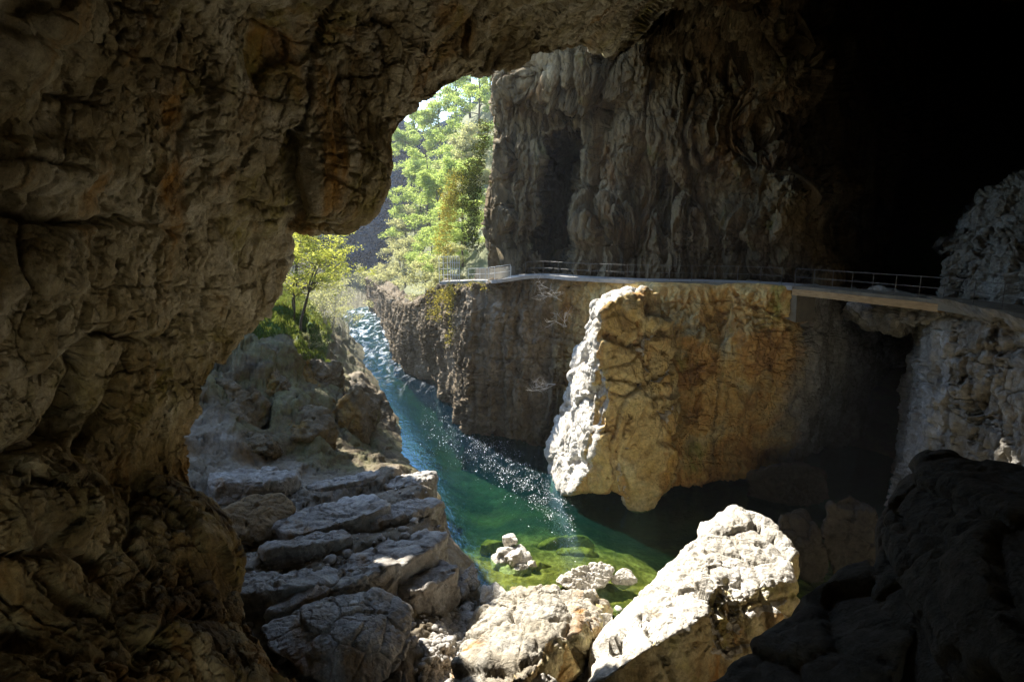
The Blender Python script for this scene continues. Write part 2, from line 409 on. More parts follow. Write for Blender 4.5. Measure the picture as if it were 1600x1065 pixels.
    P = carve(P, N, [([(-40, 325), (60, 335), (140, 350), (200, 345)], 7, .6), ([(-40, 230), (70, 245), (150, 262)], 5, .35),
                     ([(35, 340), (38, 400), (55, 450), (60, 470), (40, 520)], 6, .6), ([(160, 320), (200, 345), (290, 372)], 5, .3),
                     ([(120, 560), (95, 640), (60, 690), (0, 720)], 10, .8), ([(200, 560), (165, 640), (120, 700)], 8, .5),
                     ([(375, 318), (450, 330)], 4, .4), ([(0, 870), (80, 860), (150, 880)], 7, .4), ([(215, 760), (205, 850), (240, 900)], 6, .45),
                     ([(240, 1010), (270, 950), (330, 960)], 6, .4), ([(455, 215), (452, 290), (470, 345)], 6, .5), ([(60, 590), (160, 520), (260, 530)], 6, .35),
                     ([(70, 150), (150, 160), (165, 130)], 4, .25)], wob=14)
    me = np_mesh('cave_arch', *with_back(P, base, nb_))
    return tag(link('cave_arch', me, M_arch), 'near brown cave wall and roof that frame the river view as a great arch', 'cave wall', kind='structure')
build_arch()

# ------------------------------------------------------------------ far wall above the walkway
def build_far_wall():
    ctl = [(755, 110, 52), (765, 200, 51), (755, 280, 52), (752, 350, 52.5), (755, 430, 52.5), (755, -80, 52), (850, -80, 47), (1000, -80, 43), (1300, -80, 42), (1600, -80, 150),
           (800, 150, 49), (790, 250, 49), (780, 350, 49), (790, 450, 48.5), (825, 300, 49), (815, 400, 49),
           (850, 110, 46), (930, 120, 43.5), (830, 170, 50), (900, 160, 48), (880, 230, 49), (872, 300, 50), (862, 370, 50), (862, 440, 50),
           (938, 260, 46.5), (918, 350, 45.5), (900, 430, 45.5), (960, 200, 44.5), (960, 350, 44.5), (960, 450, 44.5),
           (1010, 100, 42.5), (1050, 250, 43), (1050, 400, 43), (1150, 100, 41.5), (1150, 300, 42.5), (1150, 430, 41.5), (1230, 200, 42), (1250, 430, 41.5), (1300, 100, 43), (1310, 300, 43), (1310, 440, 43),
           (1345, 200, 54), (1350, 420, 55), (1420, 100, 95), (1420, 300, 95), (1420, 450, 92), (1600, 100, 150), (1600, 300, 150), (1600, 450, 148), (1800, 200, 150), (1800, 450, 150), (1800, -80, 150)]
    c = np.array(ctl, float)
    nu, nv = int(820*RES), int(460*RES)
    u = np.concatenate([np.linspace(0, 1, int(nu*.82), endpoint=False)*620+745, np.linspace(1365, 1800, nu-int(nu*.82))])
    v = np.concatenate([np.linspace(-240, -80, int(40*RES), endpoint=False), np.linspace(-80, 520, nv-int(40*RES))])
    Q = np.stack(np.meshgrid(u, v, indexing='ij'), -1)
    y = rbf(c[:, :2], c[:, 2], np.stack([Q[..., 0], np.maximum(Q[..., 1], -80)], -1), 2e-3)
    edge = np.interp(v, [-240, 110, 150, 200, 260, 300, 350, 420, 520], [768, 766, 767, 770, 768, 764, 760, 762, 762])
    Q[..., 0] = Q[..., 0]+(edge-745)[None]*np.clip(1-(Q[..., 0]-745)/80, 0, 1)
    niche = np.array([(840, 430), (841, 360), (846, 300), (854, 240), (870, 200), (894, 202), (914, 232), (928, 258), (914, 315), (900, 360), (886, 430), (840, 430)], float)
    qw = np.stack([Q[..., 0]*.017, Q[..., 1]*.014, 0*Q[..., 0]], -1); qx = Q[..., 0]+34*fbm(qw, 4, 15); qy = Q[..., 1]+26*fbm(qw+5, 4, 16)
    ins = np.zeros(qx.shape, bool)
    for (xi, yi), (xj, yj) in zip(niche[:-1], niche[1:]):
        if yi != yj: ins ^= ((yi > qy) != (yj > qy)) & (qx < (xj-xi)*(qy-yi)/(yj-yi)+xi)
    dist = seg_dist(qx, qy, [tuple(p) for p in niche])
    y = y+15.0*sstep(0, 18, np.where(ins, dist, 0))
    P = W(Q[..., 0], Q[..., 1], y)
    # the wall turns the corner and runs away from the camera on the forest side
    k = int(60*RES); back = np.linspace(1, 0, k, endpoint=False)[:, None]
    col = P[0][None]
    B = col + np.stack([back*1.2*np.ones_like(col[..., 0])+1.2*back**2*4, back*26+0*col[..., 0], 0*back+0*col[..., 0]], -1)
    P = np.concatenate([B, P], 0)
    n = grid_normals(P)
    if n[k+50, nv//2, 1] > 0: n = -n
    P = dents(P, n, [(880, 140, 90, 26, 1.6), (938, 330, 30, 80, 1.5), (1085, 330, 45, 60, .7), (1130, 230, 35, 70, .5), (1040, 330, 10, 90, -1.0), (1120, 370, 12, 60, -.9), (1000, 300, 12, 100, -.8),
                     (975, 330, 20, 90, .4), (1210, 370, 40, 50, .6), (985, 390, 12, 40, -.9), (830, 240, 20, 70, .5)])
    base = P[k+12:].copy(); nb_ = n[k+12:]
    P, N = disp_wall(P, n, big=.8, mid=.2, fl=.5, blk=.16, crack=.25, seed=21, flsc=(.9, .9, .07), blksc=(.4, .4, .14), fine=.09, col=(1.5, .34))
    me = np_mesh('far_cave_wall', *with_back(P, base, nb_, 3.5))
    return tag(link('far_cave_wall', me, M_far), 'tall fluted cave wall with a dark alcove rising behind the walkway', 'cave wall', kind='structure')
build_far_wall()

# ------------------------------------------------------------------ gorge cliff under the walkway (plan curve x height)
DECK = [(688, 441, 13.0), (740, 439, 13.2), (785, 437, 13.7), (830, 431, 14), (900, 434.5, 14), (1000, 439, 14), (1100, 441, 14), (1170, 443, 14), (1240, 448, 14), (1355, 459, 14), (1470, 471, 14), (1600, 492, 14), (1720, 515, 14)]
DECKW = np.array([WZ(*d) for d in DECK])      # near edge of the path surface
def build_gorge():
    #            px   y(top) y(mid) y(low) y(base)
    cols = [(570, 150, 150, 150, 150), (592, 112, 112, 112, 112), (607, 90, 89, 89, 89), (622, 76, 74, 74, 75), (640, 69, 68, 69, 71), (665, 63, 62, 63, 66), (690, 57, 56, 57, 58.5),
            (708, 51.5, 51, 51, 51), (724, 48.5, 48, 48, 48), (760, 46.8, 46, 46, 46.5), (800, 46, 45.3, 45, 46), (850, 45.5, 44, 43.5, 45), (885, 44.5, 43.6, 42.5, 45), (935, 42.6, 41, 39, 46),
            (1000, 39.8, 37.5, 35.8, 46), (1060, 38.6, 36.4, 35.0, 45), (1110, 37.9, 36, 35.4, 44), (1170, 37, 35.8, 36, 44), (1225, 35.6, 35.6, 37, 45), (1268, 37, 36.6, 39, 46), (1300, 42, 40, 42, 47), (1350, 52, 46, 46, 47), (1385, 56, 52, 52, 52),
            (1420, 52, 52, 52, 52), (1444, 33, 34, 35, 36), (1475, 27.6, 28.3, 29.2, 30), (1540, 24.6, 25.3, 26.3, 27), (1620, 21.6, 22.3, 23.2, 24), (1740, 18, 18.5, 19, 20), (1950, 14, 14.5, 15, 15)]
    zs = [14.05, 12.5, 9.5, 6, 3.2, 1.2, .2, -3.5]
    C = []
    for (px, yt, ym, yl, yb) in cols:
        zt = 14.0 if px > 800 else float(np.interp(px, [570, 607, 640, 690, 740, 800], [7, 7.5, 9, 12.6, 13.1, 13.7]))
        ys = np.interp([0, 1, 2, 3, 4, 5, 6, 7], [0, 2, 5, 6.2, 7], [yt, ym, yl, yb, yb])
        row = []
        if 1290 < px < 1446: zt = 12.6
        for k, z in enumerate(zs):
            zz = zt-(14.05-z)*(zt+3.5)/17.55
            t = ys[k]; x = (px-800)/FPX*(ys[0]*_cp-(zz*0+12-CAM_Z)*_sp)
            row.append((x*ys[k]/ys[0]*.6+x*.4, t, zz))
        # ledge running back from the top edge to the foot of the far wall
        r0 = np.array(row[0])
        dn = -1.3 if 1290 < px < 1500 else 0
        ledge = [r0+np.array([.5, 9, .2+dn]), r0+np.array([.2, 4.5, -.3+dn]), r0+np.array([.05, 1.2, -.35+dn*.5])]
        C.append(ledge+[np.array(r) for r in row])
    C = np.array(C)
    px, py = pix(C[:, 4]); L = np.abs(np.diff(px))
    WL = np.linalg.norm(np.diff(C[:, 4], axis=0), axis=-1); cu = np.maximum(8, np.minimum(80, np.maximum(L*.72, WL*5))*RES).astype(int); cu[:2] = int(40*RES)
    cv = (np.array([14, 20, 14, 40, 70, 80, 66, 50, 34, 30])*RES).astype(int)
    P = cr1(cr1(C, cu, 0), cv, 1)
    n = grid_normals(P); i = P.shape[0]//2
    if n[i, int(P.shape[1]*.5), 1] > 0: n = -n
    keep = sstep(.0, .9, np.abs(P[..., 2]-np.minimum(P[:, :1, 2]*0+14, 14)))   # leave the ledge calm
    keep = np.maximum(keep*.95, .12)
    P = dents(P, n, [(672, 590, 12, 50, -1.5), (845, 600, 18, 90, -1.0), (1060, 640, 14, 30, -.9), (1085, 700, 14, 20, -.8), (1085, 520, 25, 25, .6), (1120, 500, 16, 50, -.6), (1165, 560, 35, 70, .7),
                     (1250, 590, 45, 60, .5), (1185, 700, 40, 40, -.6), (740, 560, 14, 100, .4), (780, 600, 12, 80, -.5), (1540, 560, 40, 70, .4), (860, 520, 14, 60, -.7)])
    P2, N = disp_wall(P, n, big=.9, mid=.3, fl=.4, blk=.26, crack=.28, seed=41, flsc=(.9, .9, .1), blksc=(.5, .5, .22), fine=.1, col=(np.where(P[..., 0] > 4.5, .32, .75)*(1+.9*fbm(P*np.array([.12, .12, .1]), 2, 47)), .29))
    P = P+(P2-P)*keep[..., None]
    P = carve(P, N, [([(1140, 470), (1115, 560), (1080, 640)], 5, .5), ([(1230, 510), (1180, 620), (1150, 700)], 4, .3), ([(1180, 480), (1290, 520)], 4, .4),
                     ([(1480, 560), (1600, 540)], 4, .25), ([(1560, 500), (1540, 620), (1520, 690)], 4, .25), ([(815, 450), (800, 560), (830, 660)], 4, .4), ([(745, 450), (738, 600), (745, 700)], 4, .4)], wob=12)
    # colours: two rocks along the wall, ochre in the middle
    me = np_mesh('gorge_cliff', P.reshape(-1, 3), grid_faces(*P.shape[:2]))
    o = link('gorge_cliff', me, [M_gorge, ])
    return tag(o, 'sheer gorge cliff of grey and ochre rock falling from the walkway to the river', 'cliff', kind='structure')
def gorge_mat():
    t = NT('gorge_rock')
    grey = t.ramp(t.noise(scale=.3, detail=9, rough=.62, dist=.6), [(.27, (.06, .043, .022)), (.44, (.12, .088, .05)), (.58, (.18, .14, .09)), (.76, (.32, .28, .22))])
    och = t.ramp(t.noise(scale=.33, detail=9, rough=.65, dist=.9), [(.3, (.26, .14, .05)), (.42, (.54, .31, .095)), (.52, (.64, .45, .17)), (.64, (.64, .54, .29))])
    m = t.ramp(t.noise(t.map((1, 1, .5), loc=(5, 5, 5)), .45, 7, .6, .6), [(.6, 0.0), (.72, .8)])
    och = t.mix(m, och, (.32, .34, .08))
    pale = t.ramp(t.noise(scale=.4, detail=10, rough=.65, dist=.5), [(.27, (.1, .085, .06)), (.48, (.24, .225, .2)), (.7, (.42, .41, .39))])
    x = t.sep()
    nx = t.math('ADD', x[0], t.math('MULTIPLY', t.math('SUBTRACT', t.noise(scale=.25, detail=5), .5), 6.0))
    a = t.math('MULTIPLY', t.math('SMOOTHSTEP' if False else 'SUBTRACT', nx, 5.0), .4)
    f1 = t.ramp(t.math('MULTIPLY', t.math('SUBTRACT', nx, 3.0), .2), [(0.0, 0.0), (.6, 1.0)])
    f2 = t.ramp(t.math('MULTIPLY', t.math('SUBTRACT', nx, 17.6), .5), [(0.0, 0.0), (.8, 1.0)])
    base = t.mix(f2, t.mix(f1, grey, och), pale)
    s = t.ramp(t.noise(t.map((1, 1, .09), loc=(2, 9, 4)), .9, 8, .65, .3), [(.54, 0.0), (.7, .8)])
    base = t.mix(s, base, (.1, .08, .05))
    mott = t.ramp(t.noise(scale=3, detail=12, rough=.72), [(.28, .5), (.5, 1.0), (.72, 1.45)])
    base = t.mix(1.0, base, mott, 'MULTIPLY')
    b = t.bump(t.noise(t.map((1, 1, .35)), 2, 8, .6, .5), .9, .24)
    b = t.bump(t.noise(scale=7, detail=13, rough=.68), .8, .085, b)
    return t.set(Base_Color=base, Roughness=.9, Specular_IOR_Level=.25, Normal=b)
M_gorge = gorge_mat()
build_gorge()

# right-hand wall above the path
def build_right_wall():
    ctl = np.array([(1475, 520, 31), (1480, 430, 31.5), (1475, 380, 33), (1500, 340, 34), (1540, 300, 34), (1600, 272, 33), (1700, 250, 28), (1850, 200, 22), (1540, 420, 29.5), (1600, 400, 27.5), (1600, 520, 26), (1720, 420, 22.5), (1850, 450, 18), (1850, 560, 17), (1720, 560, 21)], float)
    nu, nv = int(240*RES), int(240*RES)
    s = np.linspace(0, 1, nu)[:, None]; t = np.linspace(0, 1, nv)[None]
    px = 1472+s*400; top = np.interp(px[:, 0], [1472, 1485, 1500, 1530, 1570, 1600, 1700, 1872], [385, 372, 345, 305, 285, 270, 240, 190])[:, None]
    py = top+(540-top)*t; px = px+0*t
    px = px+np.interp(py, [300, 385, 430, 540], [0, 0, 4, -4])
    y = rbf(ctl[:, :2], ctl[:, 2], np.stack([px, py], -1), 2e-3)+3.2
    P = W(px, py, y)
    k = int(40*RES); b = np.linspace(1, 0, k, endpoint=False)
    cz = np.array([0, 0, CAM_Z]); T = cz+(P[:, :1]-cz)*(1+.5*b)[None, :, None]+np.stack([0*b, 0*b, -.8*b], -1)[None]
    P = np.concatenate([T, P], 1)
    Lf = cz+(P[:1]-cz)*(1+.45*b)[:, None, None]+np.stack([1.5*b, 0*b, 0*b], -1)[:, None]
    P = np.concatenate([Lf, P], 0)
    n = grid_normals(P)
    if n[k+30, k+60, 1] > 0: n = -n
    P, N = disp_wall(P, n, big=.5, mid=.3, fl=.3, blk=.4, crack=.3, seed=61, flsc=(.7, .7, .2), fine=.1, col=(.6, .4))
    me = np_mesh('side_cave_wall', P.reshape(-1, 3), grid_faces(*P.shape[:2]))
    tag(link('side_cave_wall', me, M_slabwall), 'grey broken rock wall at the right where the path leaves the bridge', 'cave wall', kind='structure')
M_slabwall = rock_mat('grey_wall_rock', [(.25, (.15, .13, .1)), (.45, (.26, .24, .2)), (.6, (.35, .34, .31)), (.78, (.46, .45, .43))], freq=.4, stain=((.3, .2, .1), .58, .7, .3), dark=((.08, .07, .06), .6, .72, .5), bump=.8)
build_right_wall()

# ------------------------------------------------------------------ terrain: left bank, slabs, river bed, floor by the boulders
def ctlz(px, py, y): return tuple(W(px, py, y))
TC = []
for (px, py, z) in [   # river bed and pool
    (700, 640, -3), (660, 600, -2.5), (620, 570, -2), (760, 740, -3.5), (820, 800, -1.8), (860, 850, -.9), (800, 850, -.9), (760, 870, -.8), (730, 800, -2.2), (900, 850, -.9), (950, 830, -3), (1050, 830, -3), (1200, 830, -2.5), (680, 700, -3), (660, 660, -3), (590, 545, -1.5), (565, 515, -1), (545, 498, -1),
    (840, 885, -.35), (780, 900, -.3), (900, 885, -.3), (960, 880, -.5), (720, 860, -1.5),
    # left shore, from far to near: foot of the bank just outside the water
    (516, 486, .8), (535, 520, 1.0), (555, 555, 1.0), (575, 585, 1.2), (596, 630, 1.2), (598, 690, 1.0), (585, 715, 1.8),
    (640, 730, 1.8), (675, 775, 1.9), (690, 830, 2.0), (686, 880, 1.9), (680, 925, 1.4), (715, 905, .6),
    # slabs
    (560, 750, 2.4), (450, 755, 2.8), (340, 770, 3.2), (620, 800, 2.6), (500, 800, 3.0), (580, 860, 3.2), (450, 860, 3.2), (640, 860, 2.9), (640, 910, 2.6), (520, 930, 2.8), (420, 940, 3.0), (600, 960, 2.4), (480, 1000, 2.5), (600, 1040, 2.1), (500, 1080, 2.3), (380, 900, 3.2), (300, 820, 3.3),
    # gravel and boulder floor
    (690, 960, 1.5), (700, 1010, 1.6), (680, 1060, 1.8), (780, 930, .2), (760, 1000, .9), (850, 960, .1), (950, 920, -.4), (900, 1040, 1.0), (1000, 950, -.4), (1050, 1060, 1.2), (1100, 900, -1.5), (1250, 900, -1.5), (1300, 850, -2.0), (1200, 1060, 1.0), (1400, 880, -1.5), (1350, 800, -2), (1100, 800, -2.5)]:
    p = WZ(px, py, z); TC.append(tuple(p))
for (px, py, y) in [   # left cliff and grass knoll
    (300, 690, 32), (300, 640, 34.5), (330, 590, 37), (370, 550, 42), (420, 530, 44), (470, 550, 46), (520, 580, 49), (560, 620, 49), (580, 660, 45), (570, 700, 40.5), (500, 720, 36), (420, 720, 34), (430, 640, 39), (500, 650, 42), (380, 660, 36), (400, 500, 50), (450, 485, 56), (490, 510, 58), (420, 460, 66), (380, 470, 60), (470, 460, 72), (500, 475, 88), (515, 540, 62), (450, 440, 105), (380, 430, 90), (490, 462, 120), (250, 560, 38), (200, 480, 50), (200, 640, 33), (150, 560, 36), (540, 600, 55), (200, 800, 24)]:
    TC.append(ctlz(px, py, y))
TC += [(0, 9, 6), (6, 9, 8), (-6, 9, 4), (12, 10, 7), (-9, 12, 3.5), (0, 13, 2.0), (10, 14, 2.5), (20, 18, 4), (25, 28, -1), (24, 40, -2), (12, 46, -3), (-60, 130, 22), (-100, 160, 40), (-40, 160, 4), (30, 100, 16), (14, 75, 14), (-6, 118, 3), (-26, 135, -1), (-6, 90, 5), (60, 140, 40)]
TC = np.array(TC)
def tz(x, y):
    la = np.stack([np.asarray(x)/np.asarray(y)*2.2, np.log(np.asarray(y))], -1)
    return rbf(np.stack([TC[:, 0]/TC[:, 1]*2.2, np.log(TC[:, 1])], -1), TC[:, 2], la, 4e-4)
def slab_strata(x, y, z):
    """stepped limestone beds of the slabs: ridges running away from the camera, drop on the right side"""
    p = np.stack([x, y, 0*x], -1).astype(np.float32)
    wob = 1.0*fbm(p*.22, 3, 301)+.3*fbm(p*.8, 3, 302)
    s = (x*.80-y*.55)*.34+wob*.9
    f = s-np.floor(s); c = _f(_hash(np.floor(s).astype(np.int32), np.zeros(s.shape, np.int32), np.zeros(s.shape, np.int32), 7))
    saw = (f**.8)*(1-sstep(.78, 1.0, f))
    s2 = (x*.72-y*.62)*1.05+wob*2.0
    f2 = s2-np.floor(s2); saw2 = f2*(1-sstep(.8, 1.0, f2))
    return .7*saw*(.35+.9*c)+.3*saw2*sstep(-.15, .2, fbm(p*.18+5, 2, 304))
def build_terrain():
    n, m = int(760*RES), int(700*RES)
    a = np.concatenate([np.linspace(-1.5, -.66, int(n*.08), endpoint=False), np.linspace(-.66, .2, int(n*.76), endpoint=False), np.linspace(.2, 1.2, n-int(n*.08)-int(n*.76))])
    y = np.concatenate([np.exp(np.linspace(math.log(7), math.log(62), int(m*.86), endpoint=False)), np.exp(np.linspace(math.log(62), math.log(170), m-int(m*.86)))])
    A, Y = np.meshgrid(a, y, indexing='ij'); X = A*Y
    Z = tz(X, Y); Z = np.clip(Z, -4, 60)
    P = np.stack([X, Y, Z], -1); px, py = pix(P)
    p = P.astype(np.float32)
    slab = sstep(41, 36, Y)*sstep(1.0, 1.9, Z)*sstep(-1.0, -3.2, X+(Y-24)*.1+0)
    Z = Z+slab*(slab_strata(X, Y, Z)-.45)
    bank = sstep(36, 39, Y)*sstep(.2, 2.0, Z)*sstep(-3, -6, X)
    b, e = blocks(np.stack([X*.2, Y*.2, Z*.3], -1)+.4*np.stack([fbm(p*.25, 3, 311+k) for k in range(3)], -1), 313, 1.0)
    Z = Z+bank*(2.2*b-.5*np.exp(-e/.08))*sstep(75, 55, Y)
    Z = blur(Z[..., None], 7)[..., 0]
    P = np.stack([X, Y, Z], -1)
    N = blur(grid_normals(P), 5); N = N*np.sign(N[..., 2].mean())
    N /= np.linalg.norm(N, axis=-1, keepdims=True)+1e-9
    p = P.astype(np.float32)
    w = np.stack([fbm(p*.4, 3, 330+k) for k in range(3)], -1)
    amp = .3+.7*np.maximum(slab*.2, bank*1.2)
    d = amp*(.35*fbm(p*.5, 4, 320)+.22*(ridged(p*np.array([.9, .5, .9])+w, 4, 322)-.5)) + .07*fbm(p*2.6, 4, 325, .6)
    b2, e2 = blocks((p+w*.8)*np.array([.4, .7, .8]), 327)
    d = d+amp*(.3*b2-.18*np.exp(-e2/.06))-.25*slab*cracks(P, (.25, .7, .7), .025, 336)-.15*np.maximum(slab, bank)*cracks(P, (.8, .8, .8), .03, 338)
    P = P+N*d[..., None]
    me = np_mesh('rocky_bank', P.reshape(-1, 3), grid_faces(n, m))
    return tag(link('rocky_bank', me, M_bank), 'rocky ground of stepped grey slabs, grassy knoll and river bed below the arch', 'ground', kind='structure')
def bank_mat():
    t = NT('bank_ground')
    rock = t.ramp(t.noise(t.map((1, .6, 1)), .42, 10, .63, .7), [(.27, (.075, .057, .035)), (.43, (.15, .122, .08)), (.57, (.23, .2, .155)), (.75, (.34, .325, .29))])
    br = t.ramp(t.noise(t.map((1, 1, .6), loc=(3, 7, 2)), .3, 8, .65, .8), [(.52, 0.0), (.66, .8)])
    rock = t.mix(br, rock, (.16, .095, .035))
    dk = t.ramp(t.noise(t.map((1, 1, .5), loc=(13, 2, 9)), .6, 9, .7, .8), [(.58, 0.0), (.7, .8)])
    rock = t.mix(dk, rock, (.085, .07, .05))
    x = t.sep()
    bed = t.ramp(t.noise(scale=.8, detail=8, rough=.65), [(.35, (.04, .045, .013)), (.5, (.16, .125, .035)), (.65, (.34, .28, .13))])
    deep = t.ramp(t.math('ADD', t.math('MULTIPLY', t.math('SUBTRACT', x[1], 31.5), .2), t.math('MULTIPLY', t.noise(scale=.5, detail=5), .3)), [(.1, 0.0), (.8, 1.0)])
    bed = t.mix(deep, bed, (.008, .022, .04))
    fb = t.ramp(t.math('ADD', t.math('MULTIPLY', x[2], .6), t.math('MULTIPLY', t.noise(scale=1.2, detail=5), .35)), [(.1, 1.0), (.3, 0.0)])
    rock = t.mix(fb, rock, bed)
    bk = t.ramp(t.math('ADD', t.math('MULTIPLY', t.math('SUBTRACT', x[1], 33.5), .25), t.math('MULTIPLY', t.math('SUBTRACT', t.noise(scale=.5, detail=5), .5), 1.0)), [(.1, 0.0), (.6, .85)])
    brock = t.ramp(t.noise(scale=.45, detail=10, rough=.66, dist=.6), [(.3, (.045, .034, .017)), (.45, (.1, .073, .034)), (.58, (.12, .11, .04)), (.75, (.2, .165, .1))])
    rock = t.mix(bk, rock, brock)
    # turf on the knoll: far enough up the bank
    soil = t.ramp(t.noise(scale=1.3, detail=9, rough=.7), [(.3, (.035, .05, .015)), (.55, (.06, .11, .025)), (.75, (.12, .18, .04))])
    ky = t.math('ADD', t.math('MULTIPLY', t.math('SUBTRACT', x[1], 45.0), .16), t.math('MULTIPLY', t.math('SUBTRACT', t.noise(scale=.35, detail=6), .5), 1.6))
    kz = t.math('ADD', t.math('MULTIPLY', t.math('SUBTRACT', x[2], 5.0), .45), t.math('MULTIPLY', t.math('SUBTRACT', t.noise(scale=.6, detail=6), .5), 1.6))
    ft = t.ramp(t.math('MINIMUM', ky, kz), [(.15, 0.0), (.45, 1.0)])
    rock = t.mix(ft, rock, soil)
    ff = t.ramp(t.math('ADD', t.math('MULTIPLY', t.math('SUBTRACT', x[1], 66.0), .05), t.math('MULTIPLY', t.math('SUBTRACT', t.noise(scale=.3, detail=6), .5), 1.2)), [(.2, 0.0), (.6, 1.0)])
    scrub = t.ramp(t.noise(scale=.9, detail=9, rough=.7), [(.3, (.04, .04, .02)), (.5, (.1, .09, .05)), (.7, (.17, .16, .09))])
    rock = t.mix(ff, rock, scrub)
    mott = t.ramp(t.noise(scale=3.2, detail=12, rough=.72), [(.28, .55), (.5, 1.0), (.72, 1.4)])
    rock = t.mix(1.0, rock, mott, 'MULTIPLY')
    b = t.bump(t.noise(t.map((1, .5, 1)), 2.2, 9, .62, .6), .7, .2)
    b = t.bump(t.noise(scale=8, detail=13, rough=.68), .8, .07, b)
    return t.set(Base_Color=rock, Roughness=.8, Specular_IOR_Level=.25, Normal=b)
M_bank = bank_mat()
build_terrain()

# ------------------------------------------------------------------ river
def build_river():
    t = NT('river_water')
    x = t.sep()
    far = t.ramp(t.math('MULTIPLY', t.math('SUBTRACT', x[1], 50.0), .02), [(0.0, 0.0), (.5, 1.0)])
    n1 = t.noise(t.map((1.0, .7, 1)), 2.4, 4, .55, .3); n2 = t.noise(t.map((1.0, .6, 1)), 9, 3, .5)
    hb = t.math('ADD', t.math('MULTIPLY', n1, .6), t.math('MULTIPLY', n2, .25))
    b1 = t.bump(hb, .34, .12)
    n3 = t.noise(t.map((1, .45, 1)), 1.1, 5, .6, .8)
    bn = t.n.new('ShaderNodeBump'); bn.inputs['Distance'].default_value = .5
    t.l.new(t.math('MULTIPLY', far, .55), bn.inputs['Strength']); t.l.new(n3, bn.inputs['Height']); t.l.new(b1, bn.inputs['Normal'])
    nrm = bn.outputs[0]
    tr = t.n.new('ShaderNodeBsdfTransparent'); shal = t.ramp(t.math('ADD', t.math('MULTIPLY', t.math('SUBTRACT', x[1], 27.0), .12), t.math('MULTIPLY', t.math('SUBTRACT', t.noise(scale=.6, detail=4), .5), .35)), [(.0, 0.0), (.85, 1.0)])
    t.l.new(t.mix(shal, (.7, .84, .52), (.3, .6, .46)), tr.inputs[0])
    df = t.n.new('ShaderNodeBsdfDiffuse'); dn = t.ramp(t.math('MULTIPLY', t.math('SUBTRACT', x[1], 26.0), .05), [(0.0, (.004, .045, .02)), (.9, (.003, .022, .045))]); t.l.new(dn, df.inputs[0])
    gl = t.n.new('ShaderNodeBsdfGlossy'); gl.inputs['Roughness'].default_value = .06; gl.inputs[0].default_value = (.42, .72, 1, 1)
    for q in (gl, df): t.l.new(nrm, q.inputs['Normal'])
    geo = t.n.new('ShaderNodeNewGeometry'); dot = t.n.new('ShaderNodeVectorMath'); dot.operation = 'DOT_PRODUCT'
    t.l.new(geo.outputs['Incoming'], dot.inputs[0]); t.l.new(nrm, dot.inputs[1])
    fr = t.math('ADD', t.math('MULTIPLY', t.math('POWER', t.math('SUBTRACT', 1.0, t.math('MINIMUM', t.math('ABSOLUTE', dot.outputs['Value']), 1.0)), 3.6), .92), .07)
    m1 = t.n.new('ShaderNodeMixShader'); t.l.new(t.math('ADD', t.math('MULTIPLY', shal, .22), .07), m1.inputs[0]); t.l.new(tr.outputs[0], m1.inputs[1]); t.l.new(df.outputs[0], m1.inputs[2])
    m2 = t.n.new('ShaderNodeMixShader'); t.l.new(fr, m2.inputs[0]); t.l.new(m1.outputs[0], m2.inputs[1]); t.l.new(gl.outputs[0], m2.inputs[2])
    # white water of the rapids upstream
    wf = t.ramp(t.noise(t.map((1, .3, 1), loc=(1, 4, 0)), .9, 7, .7, .8), [(.52, 0.0), (.63, 1.0)])
    up = t.ramp(t.math('MULTIPLY', t.math('SUBTRACT', x[1], 58.0), .02), [(0.0, 0.0), (.35, .25), (.9, .75)])
    fo = t.n.new('ShaderNodeBsdfDiffuse'); fo.inputs[0].default_value = (.75, .8, .85, 1)
    m3 = t.n.new('ShaderNodeMixShader'); t.l.new(t.math('MULTIPLY', wf, up), m3.inputs[0]); t.l.new(m2.outputs[0], m3.inputs[1]); t.l.new(fo.outputs[0], m3.inputs[2])
    t.l.new(m3.outputs[0], t.out.inputs['Surface'])
    a = np.linspace(-.7, .9, 120); y = np.exp(np.linspace(math.log(20), math.log(170), 500))
    A, Y = np.meshgrid(a, y, indexing='ij'); X = A*Y
    p = np.stack([X, Y*.5, 0*X], -1)
    Z = sstep(55, 95, Y)*(.35*fbm(p*.6, 4, 401)) + .012*fbm(p*3, 2, 402)
    me = np_mesh('river', np.stack([X, Y, Z], -1).reshape(-1, 3), grid_faces(*A.shape))
    o = link('river', me, t.m)
    return tag(o, 'clear blue green river running through the gorge', 'river', kind='structure')
build_river()

# ------------------------------------------------------------------ boulders
_ico = {}
def ico(n):
    if n not in _ico:
        bm = bmesh.new(); bmesh.ops.create_icosphere(bm, subdivisions=n, radius=1)
        bm.verts.ensure_lookup_table()
        V = np.array([v.co[:] for v in bm.verts], np.float32); F = np.array([[v.index for v in f.verts] for f in bm.faces], np.int32); bm.free()
        _ico[n] = (V/np.linalg.norm(V, axis=1, keepdims=True), F)
    return _ico[n]
def hull_planes(pts):
    bm = bmesh.new()
    vs_ = [bm.verts.new(p) for p in pts]
    bmesh.ops.convex_hull(bm, input=vs_); bm.normal_update()
    pl = [(f.normal.copy(), f.normal.dot(f.verts[0].co)) for f in bm.faces if f.calc_area() > 1e-7]; bm.free()
    return np.array([p[0][:] for p in pl]), np.array([p[1] for p in pl])
def vnormals(V, F):
    n = np.cross(V[F[:, 1]]-V[F[:, 0]], V[F[:, 2]]-V[F[:, 0]]); o = np.zeros_like(V)
    for k in range(3): np.add.at(o, F[:, k], n)
    return o/np.maximum(np.linalg.norm(o, axis=1, keepdims=True), 1e-9)
